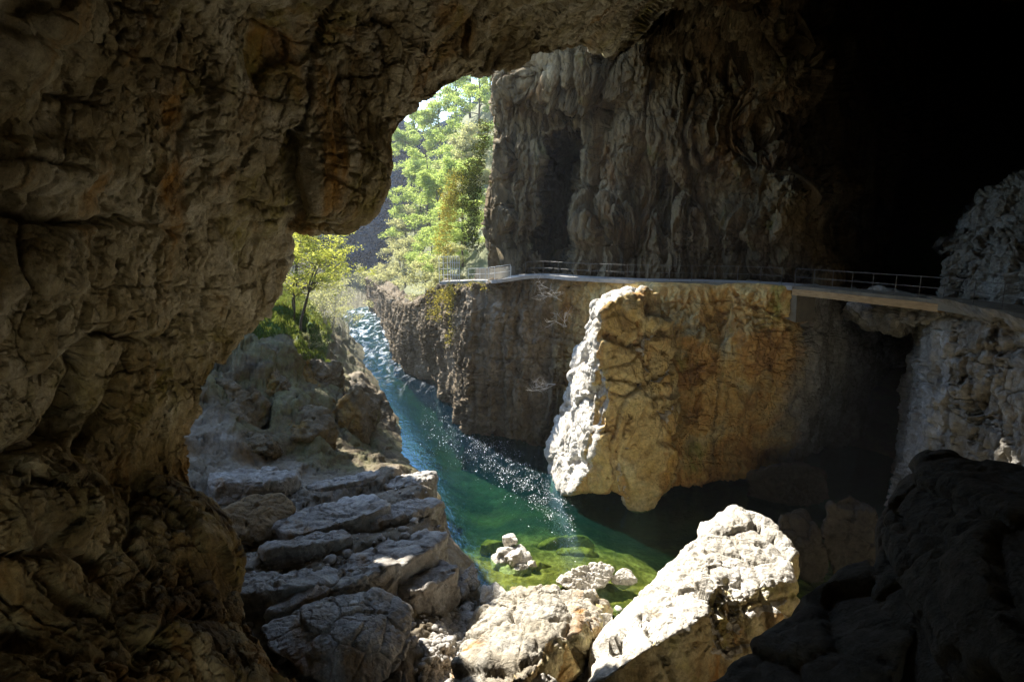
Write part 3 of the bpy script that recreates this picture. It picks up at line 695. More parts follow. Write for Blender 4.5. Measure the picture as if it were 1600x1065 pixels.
def hull_rock(pts, sub=6, sharp=26, rough=1.0, seed=0, freq=1.0, strata=None, blk=1.0):
    """rock from a convex set of corner points: rounded hull, then faceting, joints and grain. returns V,F in world space"""
    pts = np.asarray(pts, float); c = pts.mean(0); sz = np.ptp(pts, axis=0).mean()
    nn, dd = hull_planes(pts-c); dd = np.maximum(dd, .02*sz)
    D, F = ico(sub)
    t = np.maximum(D@nn.T, 1e-4)/dd[None]            # 1/r for each plane
    r = 1/(np.power(np.power(t/t.max(1, keepdims=True), sharp).sum(1), 1/sharp)*t.max(1))
    V = D*r[:, None].astype(np.float32)+c.astype(np.float32)
    N = vnormals(V, F); f = freq/sz
    w = np.stack([fbm(V*f*1.2, 3, seed+40+k) for k in range(3)], -1)
    V = V+N*(rough*sz*.055*fbm(V*f*2.0, 4, seed))[:, None]; N = vnormals(V, F)
    b, e = blocks((V*f*3.0+w*.5), seed+5, .9)
    b2, e2 = blocks((V*f*8+w*.6), seed+6, .9)
    d = blk*rough*sz*(.035*b-.02*np.exp(-e/.06)+.011*b2-.006*np.exp(-e2/.07))
    d = d-rough*sz*.012*(cracks(V*f, (1.6, 1.6, 3.2), .022, seed+61)+cracks(V*f, (3.4, 3.4, 1.6), .025, seed+63))
    if strata:
        ax, per, amp = strata
        s = (V@np.array(ax, np.float32))/per+.7*fbm(V*f*2, 3, seed+8); g = s-np.floor(s)
        d = d+amp*(g*(1-sstep(.8, 1, g))-.4)
    d = d+rough*sz*(.012*fbm(V*f*16, 4, seed+9, .62)+.006*(ridged(V*f*11, 3, seed+10)-.5))
    return V+N*d[:, None].astype(np.float32), F
def join(parts):
    Vs, Fs, k = [], [], 0
    for V, F in parts: Vs.append(V); Fs.append(F+k); k += len(V)
    return np.concatenate(Vs), np.concatenate(Fs)
def rock_obj(name, VF, mat, label, cat='rock', group=None, face=None):
    V, F = VF; c = np.array([V[:, 0].mean(), V[:, 1].mean(), V[:, 2].min()])
    me = np_mesh(name, V-c, F)
    o = link(name, me, mat); o.location = c
    if face:      # second material where the rock face points that way
        N = vnormals(V, F); 
        for _ in range(6):
            A = np.zeros_like(N); cnt = np.zeros(len(N))
            for a, b in ((0, 1), (1, 2), (2, 0)):
                np.add.at(A, F[:, a], N[F[:, b]]); np.add.at(A, F[:, b], N[F[:, a]])
            N = A/np.maximum(np.linalg.norm(A, axis=1, keepdims=True), 1e-9)
        q = N@np.array(face[0])+.16*fbm(V*1.1, 4, 888)
        me.polygons.foreach_set('material_index', (q[F].mean(1) > face[1]).astype(np.int32)); me.update()
    return tag(o, label, cat, group)
def WP(*a): return [W(*p) for p in a]

# unseen rock mass added left of the gorge, above the knoll, to shade the slabs
def build_shade_rock():
    pts = [(-20.8, 46.5, 17.8), (-22.5, 53, 18.2), (-21.2, 46.5, 30), (-22.6, 53, 36), (-23.5, 49, 38), (-33, 47, 15), (-34, 53, 16), (-40, 46, -2), (-50, 46, -2), (-50, 55, -2), (-40, 54, -2), (-50, 50, 40), (-40, 50, 41)]
    V, F = hull_rock(pts, 6, 26, .8, 591, 1.5)
    tag(link('added_shade_rock', np_mesh('added_shade_rock', V, F), M_slab), 'unseen rock mass added beyond the arch to shade the slabs', 'cliff', kind='structure')
build_shade_rock()
# pinnacle standing in front of the gorge wall
def build_pinnacle():
    col = WP((935, 466, 33.0), (990, 447, 34.5), (1036, 455, 34.5), (1047, 492, 34), (1044, 620, 33.2), (1062, 745, 33.4), (1010, 790, 33.0), (960, 740, 32.6), (905, 740, 33.4), (950, 480, 32.8), (952, 620, 32.2), (917, 500, 40.5), (886, 600, 41.5), (866, 720, 41.8),
             (990, 455, 39.5), (1052, 520, 39), (1054, 760, 40), (930, 474, 39.5))
    sh = WP((880, 642, 39), (915, 628, 35), (948, 650, 32.2), (962, 740, 32.0), (945, 772, 32.4), (897, 775, 33.2), (864, 772, 37.4), (850, 700, 41), (864, 655, 42), (950, 640, 37), (950, 770, 37.5), (866, 770, 41))
    low = WP((960, 700, 32.6), (1046, 690, 33.6), (1050, 760, 34), (1012, 800, 33.4), (985, 795, 33.6), (965, 770, 33.2), (980, 700, 38), (1050, 720, 38.5), (1010, 792, 37))
    V = join([hull_rock(col, 7 if RES > .7 else 6, 34, .95, 501, 1.5, blk=1.3), hull_rock(sh, 6, 26, 1.1, 502, 1.2), hull_rock(low, 6, 26, 1.0, 503, 1.2)])
    V, F = V; N = vnormals(V, F)
    V = carve(V, N, [([(945, 520), (985, 540), (1040, 518)], 6, .45), ([(1000, 545), (1030, 640), (1058, 690)], 4, .3), ([(985, 650), (958, 720), (990, 790)], 4, .3), ([(970, 470), (975, 520)], 4, .25), ([(1010, 470), (1015, 520)], 4, .2),
                     ([(950, 590), (1000, 600), (1045, 580)], 4, .25), ([(900, 720), (950, 735)], 5, .3), ([(1020, 650), (1048, 640)], 6, .35)], 7, 9).astype(np.float32)
    V = V, F
    return rock_obj('rock_pinnacle', V, [M_pale, M_pinn], 'tall sunlit rock pinnacle with white left face and ochre front below the walkway', 'pinnacle', face=((.6, -.75, -.3), .12))  # sun's white painted as pale rock on the left face; front is ochre rock
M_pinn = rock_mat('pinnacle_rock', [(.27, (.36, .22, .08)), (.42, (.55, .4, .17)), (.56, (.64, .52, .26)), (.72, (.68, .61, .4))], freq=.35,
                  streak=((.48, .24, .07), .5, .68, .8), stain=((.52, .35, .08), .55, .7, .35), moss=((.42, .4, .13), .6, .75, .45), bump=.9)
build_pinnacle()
M_yell = rock_mat('yellow_rock_face', [(.3, (.36, .24, .11)), (.45, (.5, .41, .22)), (.6, (.56, .5, .31)), (.75, (.6, .57, .42))], freq=.6, moss=((.45, .44, .16), .52, .68, .6), stain=((.5, .27, .09), .56, .68, .5), streak=((.3, .2, .1), .58, .7, 1.2), bump=.9, fine=9)

# the big bright boulder
def build_big_boulder():
    top = WP((1128, 790, 24), (1170, 785, 24.5), (1215, 815, 23.5), (1255, 860, 21.5), (1258, 880, 20.5), (1245, 930, 19.5), (1150, 925, 18.6), (1060, 985, 16.8), (960, 1050, 15.4), (900, 1075, 15.2), (1050, 870, 21.5), (960, 970, 19), (920, 1010, 17.6), (1110, 835, 23.4))
    bot = WP((1262, 965, 19.6), (1245, 1040, 18.6), (1160, 1130, 17.0), (1080, 1180, 15.8), (980, 1200, 14.8), (880, 1180, 14.6))
    back = [W(1128, 790, 24)+np.array([0, 1, -5]), W(1258, 880, 20.5)+np.array([1.2, 3, -5]), W(960, 970, 19)+np.array([-.3, 2.2, -3]), W(900, 1075, 15.2)+np.array([0, 1, -3])]
    V, F = hull_rock(top+bot+back, 7 if RES > .7 else 6, 34, .75, 521, 1.5, blk=1.1)
    # split blocks on the near face: two steep joints
    N = vnormals(V, F)
    V = carve(V, N, [([(1135, 915), (1120, 960), (1135, 1020)], 9, .35), ([(1145, 925), (1150, 1010)], 7, .3), ([(1000, 960), (1030, 1010), (1050, 1060)], 5, .3), ([(985, 1000), (960, 1020)], 6, .2), ([(1165, 950), (1250, 930)], 5, .15)], 8, 5).astype(np.float32)
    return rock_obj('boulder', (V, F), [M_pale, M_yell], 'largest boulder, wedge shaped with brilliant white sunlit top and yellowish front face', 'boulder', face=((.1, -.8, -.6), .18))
build_big_boulder()

# dark rock in the lower right corner
def build_dark_rock():
    a = WP((1440, 700, 11), (1475, 703, 10.5), (1540, 735, 9.6), (1620, 765, 8.8), (1760, 760, 8), (1390, 745, 11), (1395, 800, 10), (1345, 870, 9.6), (1330, 930, 8.6), (1500, 900, 7), (1700, 1000, 5), (1500, 1150, 6), (1300, 1150, 7.5), (1600, 780, 13), (1450, 720, 13), (1800, 1200, 4), (1400, 850, 12.5)) + [np.array([9, 12, 3.0]), np.array([14, 12, 3.0]), np.array([6, 8, 3.0]), np.array([14, 5, 4.0])]
    b = WP((1350, 860, 9.8), (1270, 960, 9.6), (1190, 1000, 9), (1150, 1040, 8.6), (1090, 1080, 8), (1250, 1100, 7), (1450, 960, 7.5), (1350, 1200, 6), (1100, 1200, 7)) + [np.array([5, 11, 3.0]), np.array([2.5, 9, 3]), np.array([9, 10, 3.0])]
    V = join([hull_rock(a, 7 if RES > .7 else 6, 44, .5, 541, 1.3, blk=1.3), hull_rock(b, 6, 44, .6, 542, 1.3, blk=1.3)])
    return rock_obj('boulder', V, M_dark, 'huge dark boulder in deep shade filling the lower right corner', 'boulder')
build_dark_rock()

# boulders by the pool
def blob(px, py, y, rx, ry, rd, seed, n=16, up=None):
    """corner points of an irregular block centred at a pixel; half sizes in metres"""
    rs = np.random.RandomState(seed); c = W(px, py, y); d = rs.normal(size=(n, 3)); d /= np.linalg.norm(d, axis=1, keepdims=True)
    d = d*np.array([rx, rd, ry])*rs.uniform(.8, 1.15, (n, 1))
    return [c+q for q in d]
rock_obj('boulder', hull_rock([WZ(*q) for q in [(745, 955, 2.0), (790, 925, 2.6), (865, 907, 2.9), (930, 920, 2.6), (958, 945, 2.4), (850, 950, 3.5), (905, 960, 3.4), (800, 985, 3.5), (740, 1030, 2.8), (700, 1062, 2.2), (722, 1085, 2.6), (820, 1070, 3.2), (850, 1010, 3.7), (925, 1000, 3.0), (800, 930, -1), (950, 950, -1), (700, 1060, 0), (900, 1060, 0)]], 7 if RES > .7 else 6, 24, 1.3, 561, 1.4),
         [M_pale2, M_yell], 'broad grey and ochre boulder left of the big white wedge, second largest by the pool', 'boulder', face=((.55, -.8, -.2), .42))
rock_obj('boulder', hull_rock(WP((882, 998, 17.4), (905, 1045, 17), (880, 1068, 16.7), (848, 1060, 16.9), (842, 1045, 17.1), (890, 1010, 18.2), (900, 1060, 18), (850, 1055, 18)), 5, 30, .8, 562),
         M_pinn, 'small pointed yellow green boulder wedged between the two largest boulders', 'boulder')
rock_obj('boulder', hull_rock(WP((830, 1062, 16.2), (850, 1048, 16.3), (870, 1060, 16.1), (880, 1100, 15.8), (825, 1100, 15.8), (850, 1060, 17)), 5, 20, 1, 563), M_pale, 'low white boulder at the bottom edge under the pointed yellow one', 'boulder')
rock_obj('boulder', hull_rock(WP((925, 960, 20), (958, 955, 20.2), (962, 985, 19.6), (940, 1010, 19), (918, 1000, 19.2), (930, 970, 21), (960, 990, 21)), 5, 26, 1, 564), M_pale, 'upright pale block leaning against the left side of the white wedge boulder', 'boulder')
rock_obj('boulder', hull_rock(WP((865, 905, 25.5), (900, 885, 26), (940, 876, 26.5), (962, 885, 26.5), (958, 905, 25.6), (925, 925, 25), (880, 918, 25)) + [W(910, 900, 27)+np.array([0, .5, -1.5])], 6, 20, 1.3, 565, 1.5, strata=((.2, .3, .93), .35, .1)), M_pale, 'flat layered boulder at the edge of the pool with dark hollow beneath', 'boulder')
rock_obj('boulder', hull_rock(blob(975, 903, 26, .75, .55, .6, 9), 5, 22, 1.2, 566), M_pale, 'small whitish boulder just right of the flat layered one', 'boulder')
rock_obj('boulder', hull_rock(WP((720, 900, 24.5), (738, 875, 25.5), (746, 885, 25.3), (748, 915, 24.3), (722, 935, 23), (700, 945, 22.8), (735, 900, 26.5), (710, 940, 24.5)), 6, 22, 1.6, 567, 1.4), M_slab, 'narrow upright grey rock at the left end of the pool shore', 'boulder')
rock_obj('boulder', hull_rock(WP((752, 915, 23.6), (775, 908, 24), (795, 930, 23.2), (785, 960, 22), (760, 965, 21.8), (748, 940, 22.6), (770, 920, 25), (790, 950, 24)), 5, 24, 1.2, 568), M_pale, 'pale angular rock between the gravel and the pool', 'boulder')
# rock rising out of the pool
rock_obj('boulder', join([hull_rock(blob(797, 848, 28.8, .5, .45, .8, 21), 5, 20, 1.6, 571), hull_rock(blob(802, 868, 28, .62, .55, .7, 22), 5, 20, 1.6, 572), hull_rock(blob(812, 890, 27.2, .5, .4, .5, 23), 5, 20, 1.6, 573), hull_rock(blob(795, 885, 27.6, 1.5, .8, 1.8, 24), 5, 16, 1.4, 574), hull_rock(blob(831, 882, 27.5, .35, .35, .3, 25), 4, 18, 1.4, 575)]),
         M_pale, 'jagged pale rock rising out of the green pool', 'boulder')
for i, (pts, lab) in enumerate([
    ([(1290, 790, 3.4), (1330, 770, 3.8), (1375, 800, 3.2), (1390, 850, 1.6), (1380, 920, -.5), (1310, 920, -.5), (1285, 850, 1.6), (1340, 790, 2)], 'dim brown rock in the dark cleft between the rock mound and the black corner boulder'),
    ([(1170, 735, 2.2), (1230, 720, 3.2), (1290, 735, 2.6), (1300, 780, .5), (1240, 800, -.5), (1165, 780, -.3), (1230, 730, 1)], 'low dim rock at the foot of the ochre cliff behind the white wedge')]):
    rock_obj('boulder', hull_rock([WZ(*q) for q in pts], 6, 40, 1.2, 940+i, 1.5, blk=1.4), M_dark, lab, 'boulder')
# drowned rocks seen through the shallow green water
M_algae = rock_mat('algae_rock', [(.28, (.1, .09, .02)), (.45, (.26, .2, .05)), (.6, (.42, .34, .12)), (.78, (.5, .46, .26))], freq=.8, bump=.6, fine=5)
for i, (px, py, rx, rd, rz, z, lab) in enumerate([
    (780, 900, 1.7, 1.0, .8, -0.46, 'yellow drowned rock in the shallows left of the jagged pool rock'),
    (845, 895, 1.6, .9, .7, -0.43, 'yellow drowned rock in the shallows right of the jagged pool rock'),
    (880, 850, 2.2, .8, .7, -0.59, 'long green drowned ledge in the right half of the pool'),
    (765, 858, 1.0, .8, .6, -0.56, 'small drowned rock at the left of the pool'),
    (905, 868, 1.5, .7, .6, -0.50, 'drowned ledge nearest the flat layered boulder')]):
    c = WZ(px, py, z-.18); rs_ = np.random.RandomState(900+i); d = rs_.normal(size=(16, 3)); d /= np.linalg.norm(d, axis=1, keepdims=True)
    rock_obj('drowned_rock', hull_rock([c+q*np.array([rx, rd, rz])*rs_.uniform(.8, 1.1) for q in d], 5, 16, 1.3, 905+i), M_algae, lab, 'rock')
# brown boulder and flat slab on the left bank
rock_obj('boulder', hull_rock(WP((330, 800, 24.5), (385, 768, 27), (440, 765, 27.5), (464, 790, 27), (455, 820, 26), (400, 850, 24), (350, 840, 23.5), (330, 825, 23.6), (400, 780, 30)) + [W(400, 850, 26)+np.array([0, .5, -1.5])], 6, 16, 1.0, 581), M_brown, 'rounded brown boulder lying on the slabs against the left arch wall', 'boulder')
rock_obj('boulder', hull_rock([WZ(*q) for q in [(400, 975, 3.6), (470, 940, 3.9), (520, 925, 3.9), (600, 915, 3.7), (648, 945, 3.3), (652, 985, 2.9), (635, 1030, 2.4), (600, 1075, 2.2), (550, 1090, 2.4), (480, 1060, 3.0), (420, 1020, 3.5), (540, 1000, 3.7), (520, 970, 1.5), (600, 960, 1.2), (450, 1000, 1.5)]], 7 if RES > .7 else 6, 22, .8, 582, 1.4), M_slab, 'smooth broad grey slab of rock sloping toward the gravel on the left bank', 'boulder')
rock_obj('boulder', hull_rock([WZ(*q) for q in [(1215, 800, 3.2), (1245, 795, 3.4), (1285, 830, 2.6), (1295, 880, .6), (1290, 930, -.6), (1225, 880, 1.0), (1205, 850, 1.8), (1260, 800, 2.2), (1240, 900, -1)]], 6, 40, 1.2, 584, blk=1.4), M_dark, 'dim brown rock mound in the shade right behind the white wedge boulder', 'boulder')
rock_obj('boulder', hull_rock(WP((528, 595, 50), (565, 578, 51), (598, 612, 51), (612, 650, 48.5), (611, 680, 46.5), (604, 706, 44.5), (580, 716, 43), (535, 690, 44), (520, 640, 48), (600, 640, 56), (550, 590, 57)) + [WZ(600, 720, -1.5), WZ(575, 735, -1.0)], 6, 18, 1.6, 583), M_bankrock, 'large brown rock mass bulging over the river below the grassy knoll', 'boulder')

def slab_block(px, py, z, L, Wd, T, yaw, dip, seed):
    rs = np.random.RandomState(seed); c = WZ(px, py, z); pts = []
    ca, sa = math.cos(R(yaw)), math.sin(R(yaw)); dd = math.tan(R(dip))
    for u, v in [(-1, -.55), (-.8, -.95), (-.2, -1.05), (.45, -1), (.95, -.7), (1.05, .1), (.8, .85), (.1, 1), (-.6, .95), (-1.05, .3)]:
        u += rs.normal()*.07; v += rs.normal()*.07
        for w in (0, -1):
            k = 1.0 if w == 0 else 1.04
            x, y = u*L*.5*k, v*Wd*.5*k
            pts.append(c+np.array([x*ca-y*sa, x*sa+y*ca, w*T-y*dd*(1 if w == 0 else .5)+rs.normal()*.05]))
    return pts
SLABS = [  # px, py, z of the middle, length, width, thickness, yaw, dip, label
    (415, 905, 3.7, 6.0, 2.4, 1.4, 14, 14, 'dark grooved slab between the brown boulder and the smooth broad slab'),
    (560, 880, 3.6, 7.2, 3.2, 1.7, 38, 10, 'long pale ridge of slab rock ending at the water above the smooth broad slab'),
    (480, 840, 3.7, 4.6, 2.0, 1.3, 20, 15, 'narrow slab with dark undercut edge, right of the rounded brown boulder'),
    (625, 850, 3.4, 4.4, 2.8, 1.9, 34, 9, 'thick rounded slab at the river edge, midway along the left shore'),
    (520, 795, 3.5, 5.6, 3.6, 1.4, 34, 9, 'flat bluish slab behind the narrow slab with the undercut edge'),
    (630, 790, 3.1, 4.6, 2.4, 1.6, 32, 10, 'blocky slab at the river edge, next upstream from the thick rounded one'),
    (640, 745, 2.7, 3.4, 2.4, 1.8, 36, 8, 'dark knobbly rock at the tip of the slabs where the river narrows'),
    (400, 740, 3.9, 5.0, 3.0, 1.5, 4, 8, 'slab at the foot of the brown bank, behind the rounded brown boulder'),
    (540, 745, 3.0, 4.6, 2.2, 1.2, 30, 12, 'low slab at the foot of the brown bank, close to the river'),
    (660, 890, 2.9, 3.0, 2.6, 1.9, 40, 7, 'steep sided slab rock at the water beside the narrow upright rock')]
for i, (px, py, z, L, Wd, T, yaw, dip, lab) in enumerate(SLABS):
    rock_obj('rock_slab', hull_rock(slab_block(px, py, z, L, Wd, T, yaw, dip, 800+i), 6, 13, 1.0, 820+i, 1.5, strata=((-.25, -.5, .83), .55, .09)), M_slab, lab, 'rock slab', 'limestone slabs on the left shore')
OUT = [  # px, py, y, half width, half height, half depth, label
    (345, 650, 36.5, 3.4, 3.2, 2.6, 'large grey outcrop at the left end of the bank, touching the arch'),
    (430, 610, 41, 3.0, 2.8, 2.4, 'rounded outcrop under the grassy knoll, left of its centre'),
    (510, 600, 45, 3.0, 2.8, 2.6, 'brown outcrop right under the knoll tree'),
    (470, 675, 38, 3.6, 1.9, 2.2, 'broad low outcrop in the middle of the bank'),
    (555, 655, 43, 2.4, 2.8, 2.4, 'outcrop left of the dark rounded boulder over the river'),
    (385, 585, 42, 2.6, 1.5, 1.8, 'mossy outcrop below the left edge of the grass'),
    (380, 705, 34.5, 3.0, 1.5, 2.0, 'low outcrop above the slabs beside the arch wall')]
for i, (px, py, y, a, b, c, lab) in enumerate(OUT):
    rock_obj('outcrop', hull_rock(blob(px, py, y+c*.45, a, b, c, 860+i, 18), 6, 18, 1.3, 870+i, 1.5), M_bankrock, lab, 'outcrop', 'rock outcrops of the left bank')

# ------------------------------------------------------------------ walkway, bridge and railing
def tube(path, r, n=6, closed=False):
    path = np.asarray(path, float); m = len(path); r = np.broadcast_to(r, (m,))
    t = np.gradient(path, axis=0); t /= np.linalg.norm(t, axis=1, keepdims=True)+1e-9
    up = np.where(np.abs(t[:, 2:3]) > .9, np.array([[1., 0, 0]]), np.array([[0, 0, 1.]]))
    a = np.cross(t, up); a /= np.linalg.norm(a, axis=1, keepdims=True)+1e-9; b = np.cross(t, a)
    th = np.arange(n)*2*math.pi/n
    V = path[:, None]+r[:, None, None]*(np.cos(th)[None, :, None]*a[:, None]+np.sin(th)[None, :, None]*b[:, None])
    i = np.arange(m*n).reshape(m, n); j = np.roll(i, -1, 1)
    return V.reshape(-1, 3), np.stack((i[:-1], i[1:], j[1:], j[:-1]), -1).reshape(-1, 4)
def sweep(path, prof, cap=True):
    """prof: closed list of (side offset, z); side is to the far side of the path"""
    path = np.asarray(path, float); t = np.gradient(path[:, :2], axis=0); t /= np.linalg.norm(t, axis=1, keepdims=True)
    s = np.stack([-t[:, 1], t[:, 0]], -1); m, n = len(path), len(prof)
    V = np.zeros((m, n, 3))
    for k, (o, z) in enumerate(prof):
        V[:, k, :2] = path[:, :2]+s*o; V[:, k, 2] = path[:, 2]+z
    i = np.arange(m*n).reshape(m, n); j = np.roll(i, -1, 1)
    F = np.stack((i[:-1], j[:-1], j[1:], i[1:]), -1).reshape(-1, 4)
    if cap and n == 4: F = np.concatenate([F, i[:1, ::-1], i[-1:]])
    return V.reshape(-1, 3), F
def conc_mat(name, c, bumpy=.4):
    t = NT(name)
    base = t.ramp(t.noise(scale=1.4, detail=9, rough=.65), [(.3, tuple(v*.65 for v in c)), (.55, c), (.75, tuple(min(1, v*1.25) for v in c))])
    m = t.ramp(t.noise(t.map((1, 1, .25)), 2.2, 7, .6), [(.55, 0.0), (.72, .6)])
    base = t.mix(m, base, tuple(v*.45 for v in c))
    return t.set(Base_Color=base, Roughness=.85, Normal=t.bump(t.noise(scale=18, detail=8, rough=.65), bumpy, .02))
M_conc = conc_mat('concrete', (.17, .15, .11)); M_path = conc_mat('path_concrete', (.3, .29, .27))
t_ = NT('rail_steel'); M_steel = t_.set(Base_Color=t_.ramp(t_.noise(scale=8), [(.3, (.09, .08, .07)), (.7, (.2, .19, .17))]), Metallic=.4, Roughness=.5)
t_ = NT('white_paint'); M_white = t_.set(Base_Color=t_.ramp(t_.noise(scale=6), [(.3, (.6, .6, .58)), (.7, (.74, .74, .72))]), Roughness=.6)
t_ = NT('timber'); M_timber = t_.set(Base_Color=t_.ramp(t_.noise(t_.map((1, 1, 6)), 2.0, 8, .65), [(.3, (.2, .12, .05)), (.6, (.4, .26, .12)), (.8, (.5, .36, .19))]), Roughness=.8)

k0 = cr1(DECKW, [10]*(len(DECKW)-1), 0)
iB0, iB1 = 80, 100          # bridge between abutment and right-hand rock
walk_l, bridge_l, walk_r = k0[:iB0+1], k0[iB0:iB1+1], k0[iB1:]
def prism(path, prof): return np_mesh('m', *sweep(path, prof), smooth=False)
PW = 1.9
me = prism(walk_l, [(-.12, .06), (-.12, -.2), (PW, -.2), (PW, .06)])
tag(link('footpath', me, M_path), 'pale concrete footpath along the cliff ledge left of the bridge', 'path', kind='structure')
me = prism(walk_r, [(-.12, .06), (-.12, -.42), (PW, -.42), (PW, .06)])
tag(link('footpath', me, M_conc), 'grey concrete footpath on the rock right of the bridge', 'path', kind='structure')
br = empty('footbridge', tuple(bridge_l[0]+np.array([0, 0, -.5])))
def part(name, me, mat, parent):
    o = link(name, me, mat, parent); o.matrix_parent_inverse = Matrix.Translation(-Vector(parent.location)); return o
part('deck', prism(bridge_l, [(-.05, .055), (-.05, -.12), (PW-.05, -.12), (PW-.05, .055)]), M_conc, br)
part('beam', prism(bridge_l, [(-.1, -.123), (-.1, -.5), (.3, -.5), (.3, -.123)]), M_timber, br)
part('beam', prism(bridge_l, [(PW-.4, -.123), (PW-.4, -.5), (PW-.1, -.5), (PW-.1, -.123)]), M_timber, br)
A0 = bridge_l[0]; tdir = bridge_l[1]-bridge_l[0]; tdir[2] = 0; tdir /= np.linalg.norm(tdir)
ab = np.array([A0-tdir*2.0+np.array([0, 0, -.23]), A0-tdir*1.0+np.array([0, 0, -.23]), A0+tdir*.25+np.array([0, 0, -.51])])
part('abutment', prism(ab, [(.05, 0), (.15, -1.7), (1.9, -1.7), (1.9, 0)]), M_conc, br)
tag(br, 'concrete footbridge on timber beams spanning the dark cleft at the right', 'footbridge')

def railing(path, label, posts, h=1.05, name='railing', mat=None, off=.1, rails=(1.0, .52), r=.015, pr=.018, leanend=False):
    mat = mat or M_steel
    path = np.asarray(path, float); t = np.gradient(path[:, :2], axis=0); t /= np.linalg.norm(t, axis=1, keepdims=True)
    p = path.copy(); p[:, :2] += np.stack([-t[:, 1], t[:, 0]], -1)*off; p[:, 2] += .06
    root = empty(name, tuple(p[0])); tag(root, label, 'railing')
    for f in rails:
        q = p.copy(); q[:, 2] += h*f; V, F = tube(q, r); part('rail', np_mesh('rail', V, F), mat, root)
    L = np.r_[0, np.cumsum(np.linalg.norm(np.diff(p, axis=0), axis=1))]
    for s in np.linspace(0, L[-1], posts):
        b = np.array([np.interp(s, L, p[:, k]) for k in range(3)])
        V, F = tube(np.array([b-np.array([0, 0, .1]), b+np.array([0, 0, h*.5]), b+np.array([0, 0, h])]), pr)
        part('post', np_mesh('post', V, F), mat, root)
    return root
railing(k0[28:iB0-2], 'long thin steel railing along the ledge path left of the bridge', 14)
railing(bridge_l, 'steel railing across the footbridge', 8)
railing(walk_r, 'steel railing on the rock right of the footbridge', 6)
railing(k0[8:24], 'short sunlit railing at the left end of the path by the trees', 6, mat=M_white)
# white gate-like fence where the steps leave the ledge
ST = np.array([WZ(686, 441, 13.0), WZ(700, 440, 13.05), WZ(716, 441, 13.1)]); 
railing(ST+np.array([0, .3, 0]), 'tall white mesh barrier at the far left end of the path', 8, h=2.2, name='barrier', mat=M_white, rails=(1, .75, .5, .25), r=.02, pr=.03)
# low parapet wall at the lit bend
me = prism(cr1(np.array([WZ(742, 436, 13.25)+np.array([0, 1.2, 0]), WZ(765, 436, 13.4)+np.array([0, 1.0, 0]), WZ(800, 434, 13.8)+np.array([0, 1.2, 0])]), [6, 6], 0), [(0, .9), (0, -.2), (.3, -.2), (.3, .9)])
tag(link('parapet', me, M_conc), 'low curved concrete parapet beside the lit bend of the path', 'wall')

# ------------------------------------------------------------------ vegetation
def leaf_mat(name, cols, trans=.5):
    t = NT(name)
    oi = t.n.new('ShaderNodeObjectInfo'); geo = t.n.new('ShaderNodeNewGeometry')
    c = t.ramp(t.math('ADD', t.math('MULTIPLY', geo.outputs['Random Per Island'], .6), t.math('MULTIPLY', t.noise(scale=.5, detail=4), .4)), cols)
    d = t.n.new('ShaderNodeBsdfDiffuse'); tr = t.n.new('ShaderNodeBsdfTranslucent'); m = t.n.new('ShaderNodeMixShader')
    t.l.new(c, d.inputs[0]); t.l.new(t.mix(1.0, c, (1.35, 1.25, .8), 'MULTIPLY'), tr.inputs[0]); m.inputs[0].default_value = trans
    t.l.new(d.outputs[0], m.inputs[1]); t.l.new(tr.outputs[0], m.inputs[2]); t.l.new(m.outputs[0], t.out.inputs[0])
    return t.m
M_leaf = leaf_mat('spring_leaves', [(.15, (.19, .28, .09)), (.5, (.31, .41, .15)), (.85, (.46, .54, .24))], .6)
M_leaf2 = leaf_mat('yellow_leaves', [(.15, (.26, .3, .07)), (.5, (.38, .42, .1)), (.85, (.5, .51, .18))])
M_leaf3 = leaf_mat('grey_green_leaves', [(.15, (.22, .24, .14)), (.5, (.33, .35, .22)), (.85, (.46, .47, .32))], .6)
M_haze_leaf = leaf_mat('haze_blue_leaves', [(.15, (.008, .024, .05)), (.5, (.018, .045, .085)), (.85, (.04, .075, .115))], .1)  # far leaves carry the blue of shaded haze in their colour
M_gold = leaf_mat('golden_leaves', [(.15, (.13, .13, .03)), (.5, (.28, .25, .06)), (.85, (.42, .36, .1))], .4)
M_ivy = leaf_mat('ivy_leaves', [(.15, (.025, .035, .01)), (.5, (.06, .075, .02)), (.85, (.16, .17, .04))], .3)
M_grass = leaf_mat('grass_blades', [(.15, (.14, .12, .05)), (.4, (.09, .13, .03)), (.65, (.14, .19, .05)), (.9, (.28, .29, .1))], .45)
t_ = NT('bark'); M_bark = t_.set(Base_Color=t_.ramp(t_.noise(t_.map((3, 3, .6)), 2.0, 8, .7), [(.3, (.03, .024, .016)), (.7, (.1, .08, .055))]), Roughness=.95)
t_ = NT('pale_twig'); M_twig = t_.set(Base_Color=t_.ramp(t_.noise(scale=4), [(.3, (.36, .32, .27)), (.7, (.6, .57, .52))]), Roughness=.9)

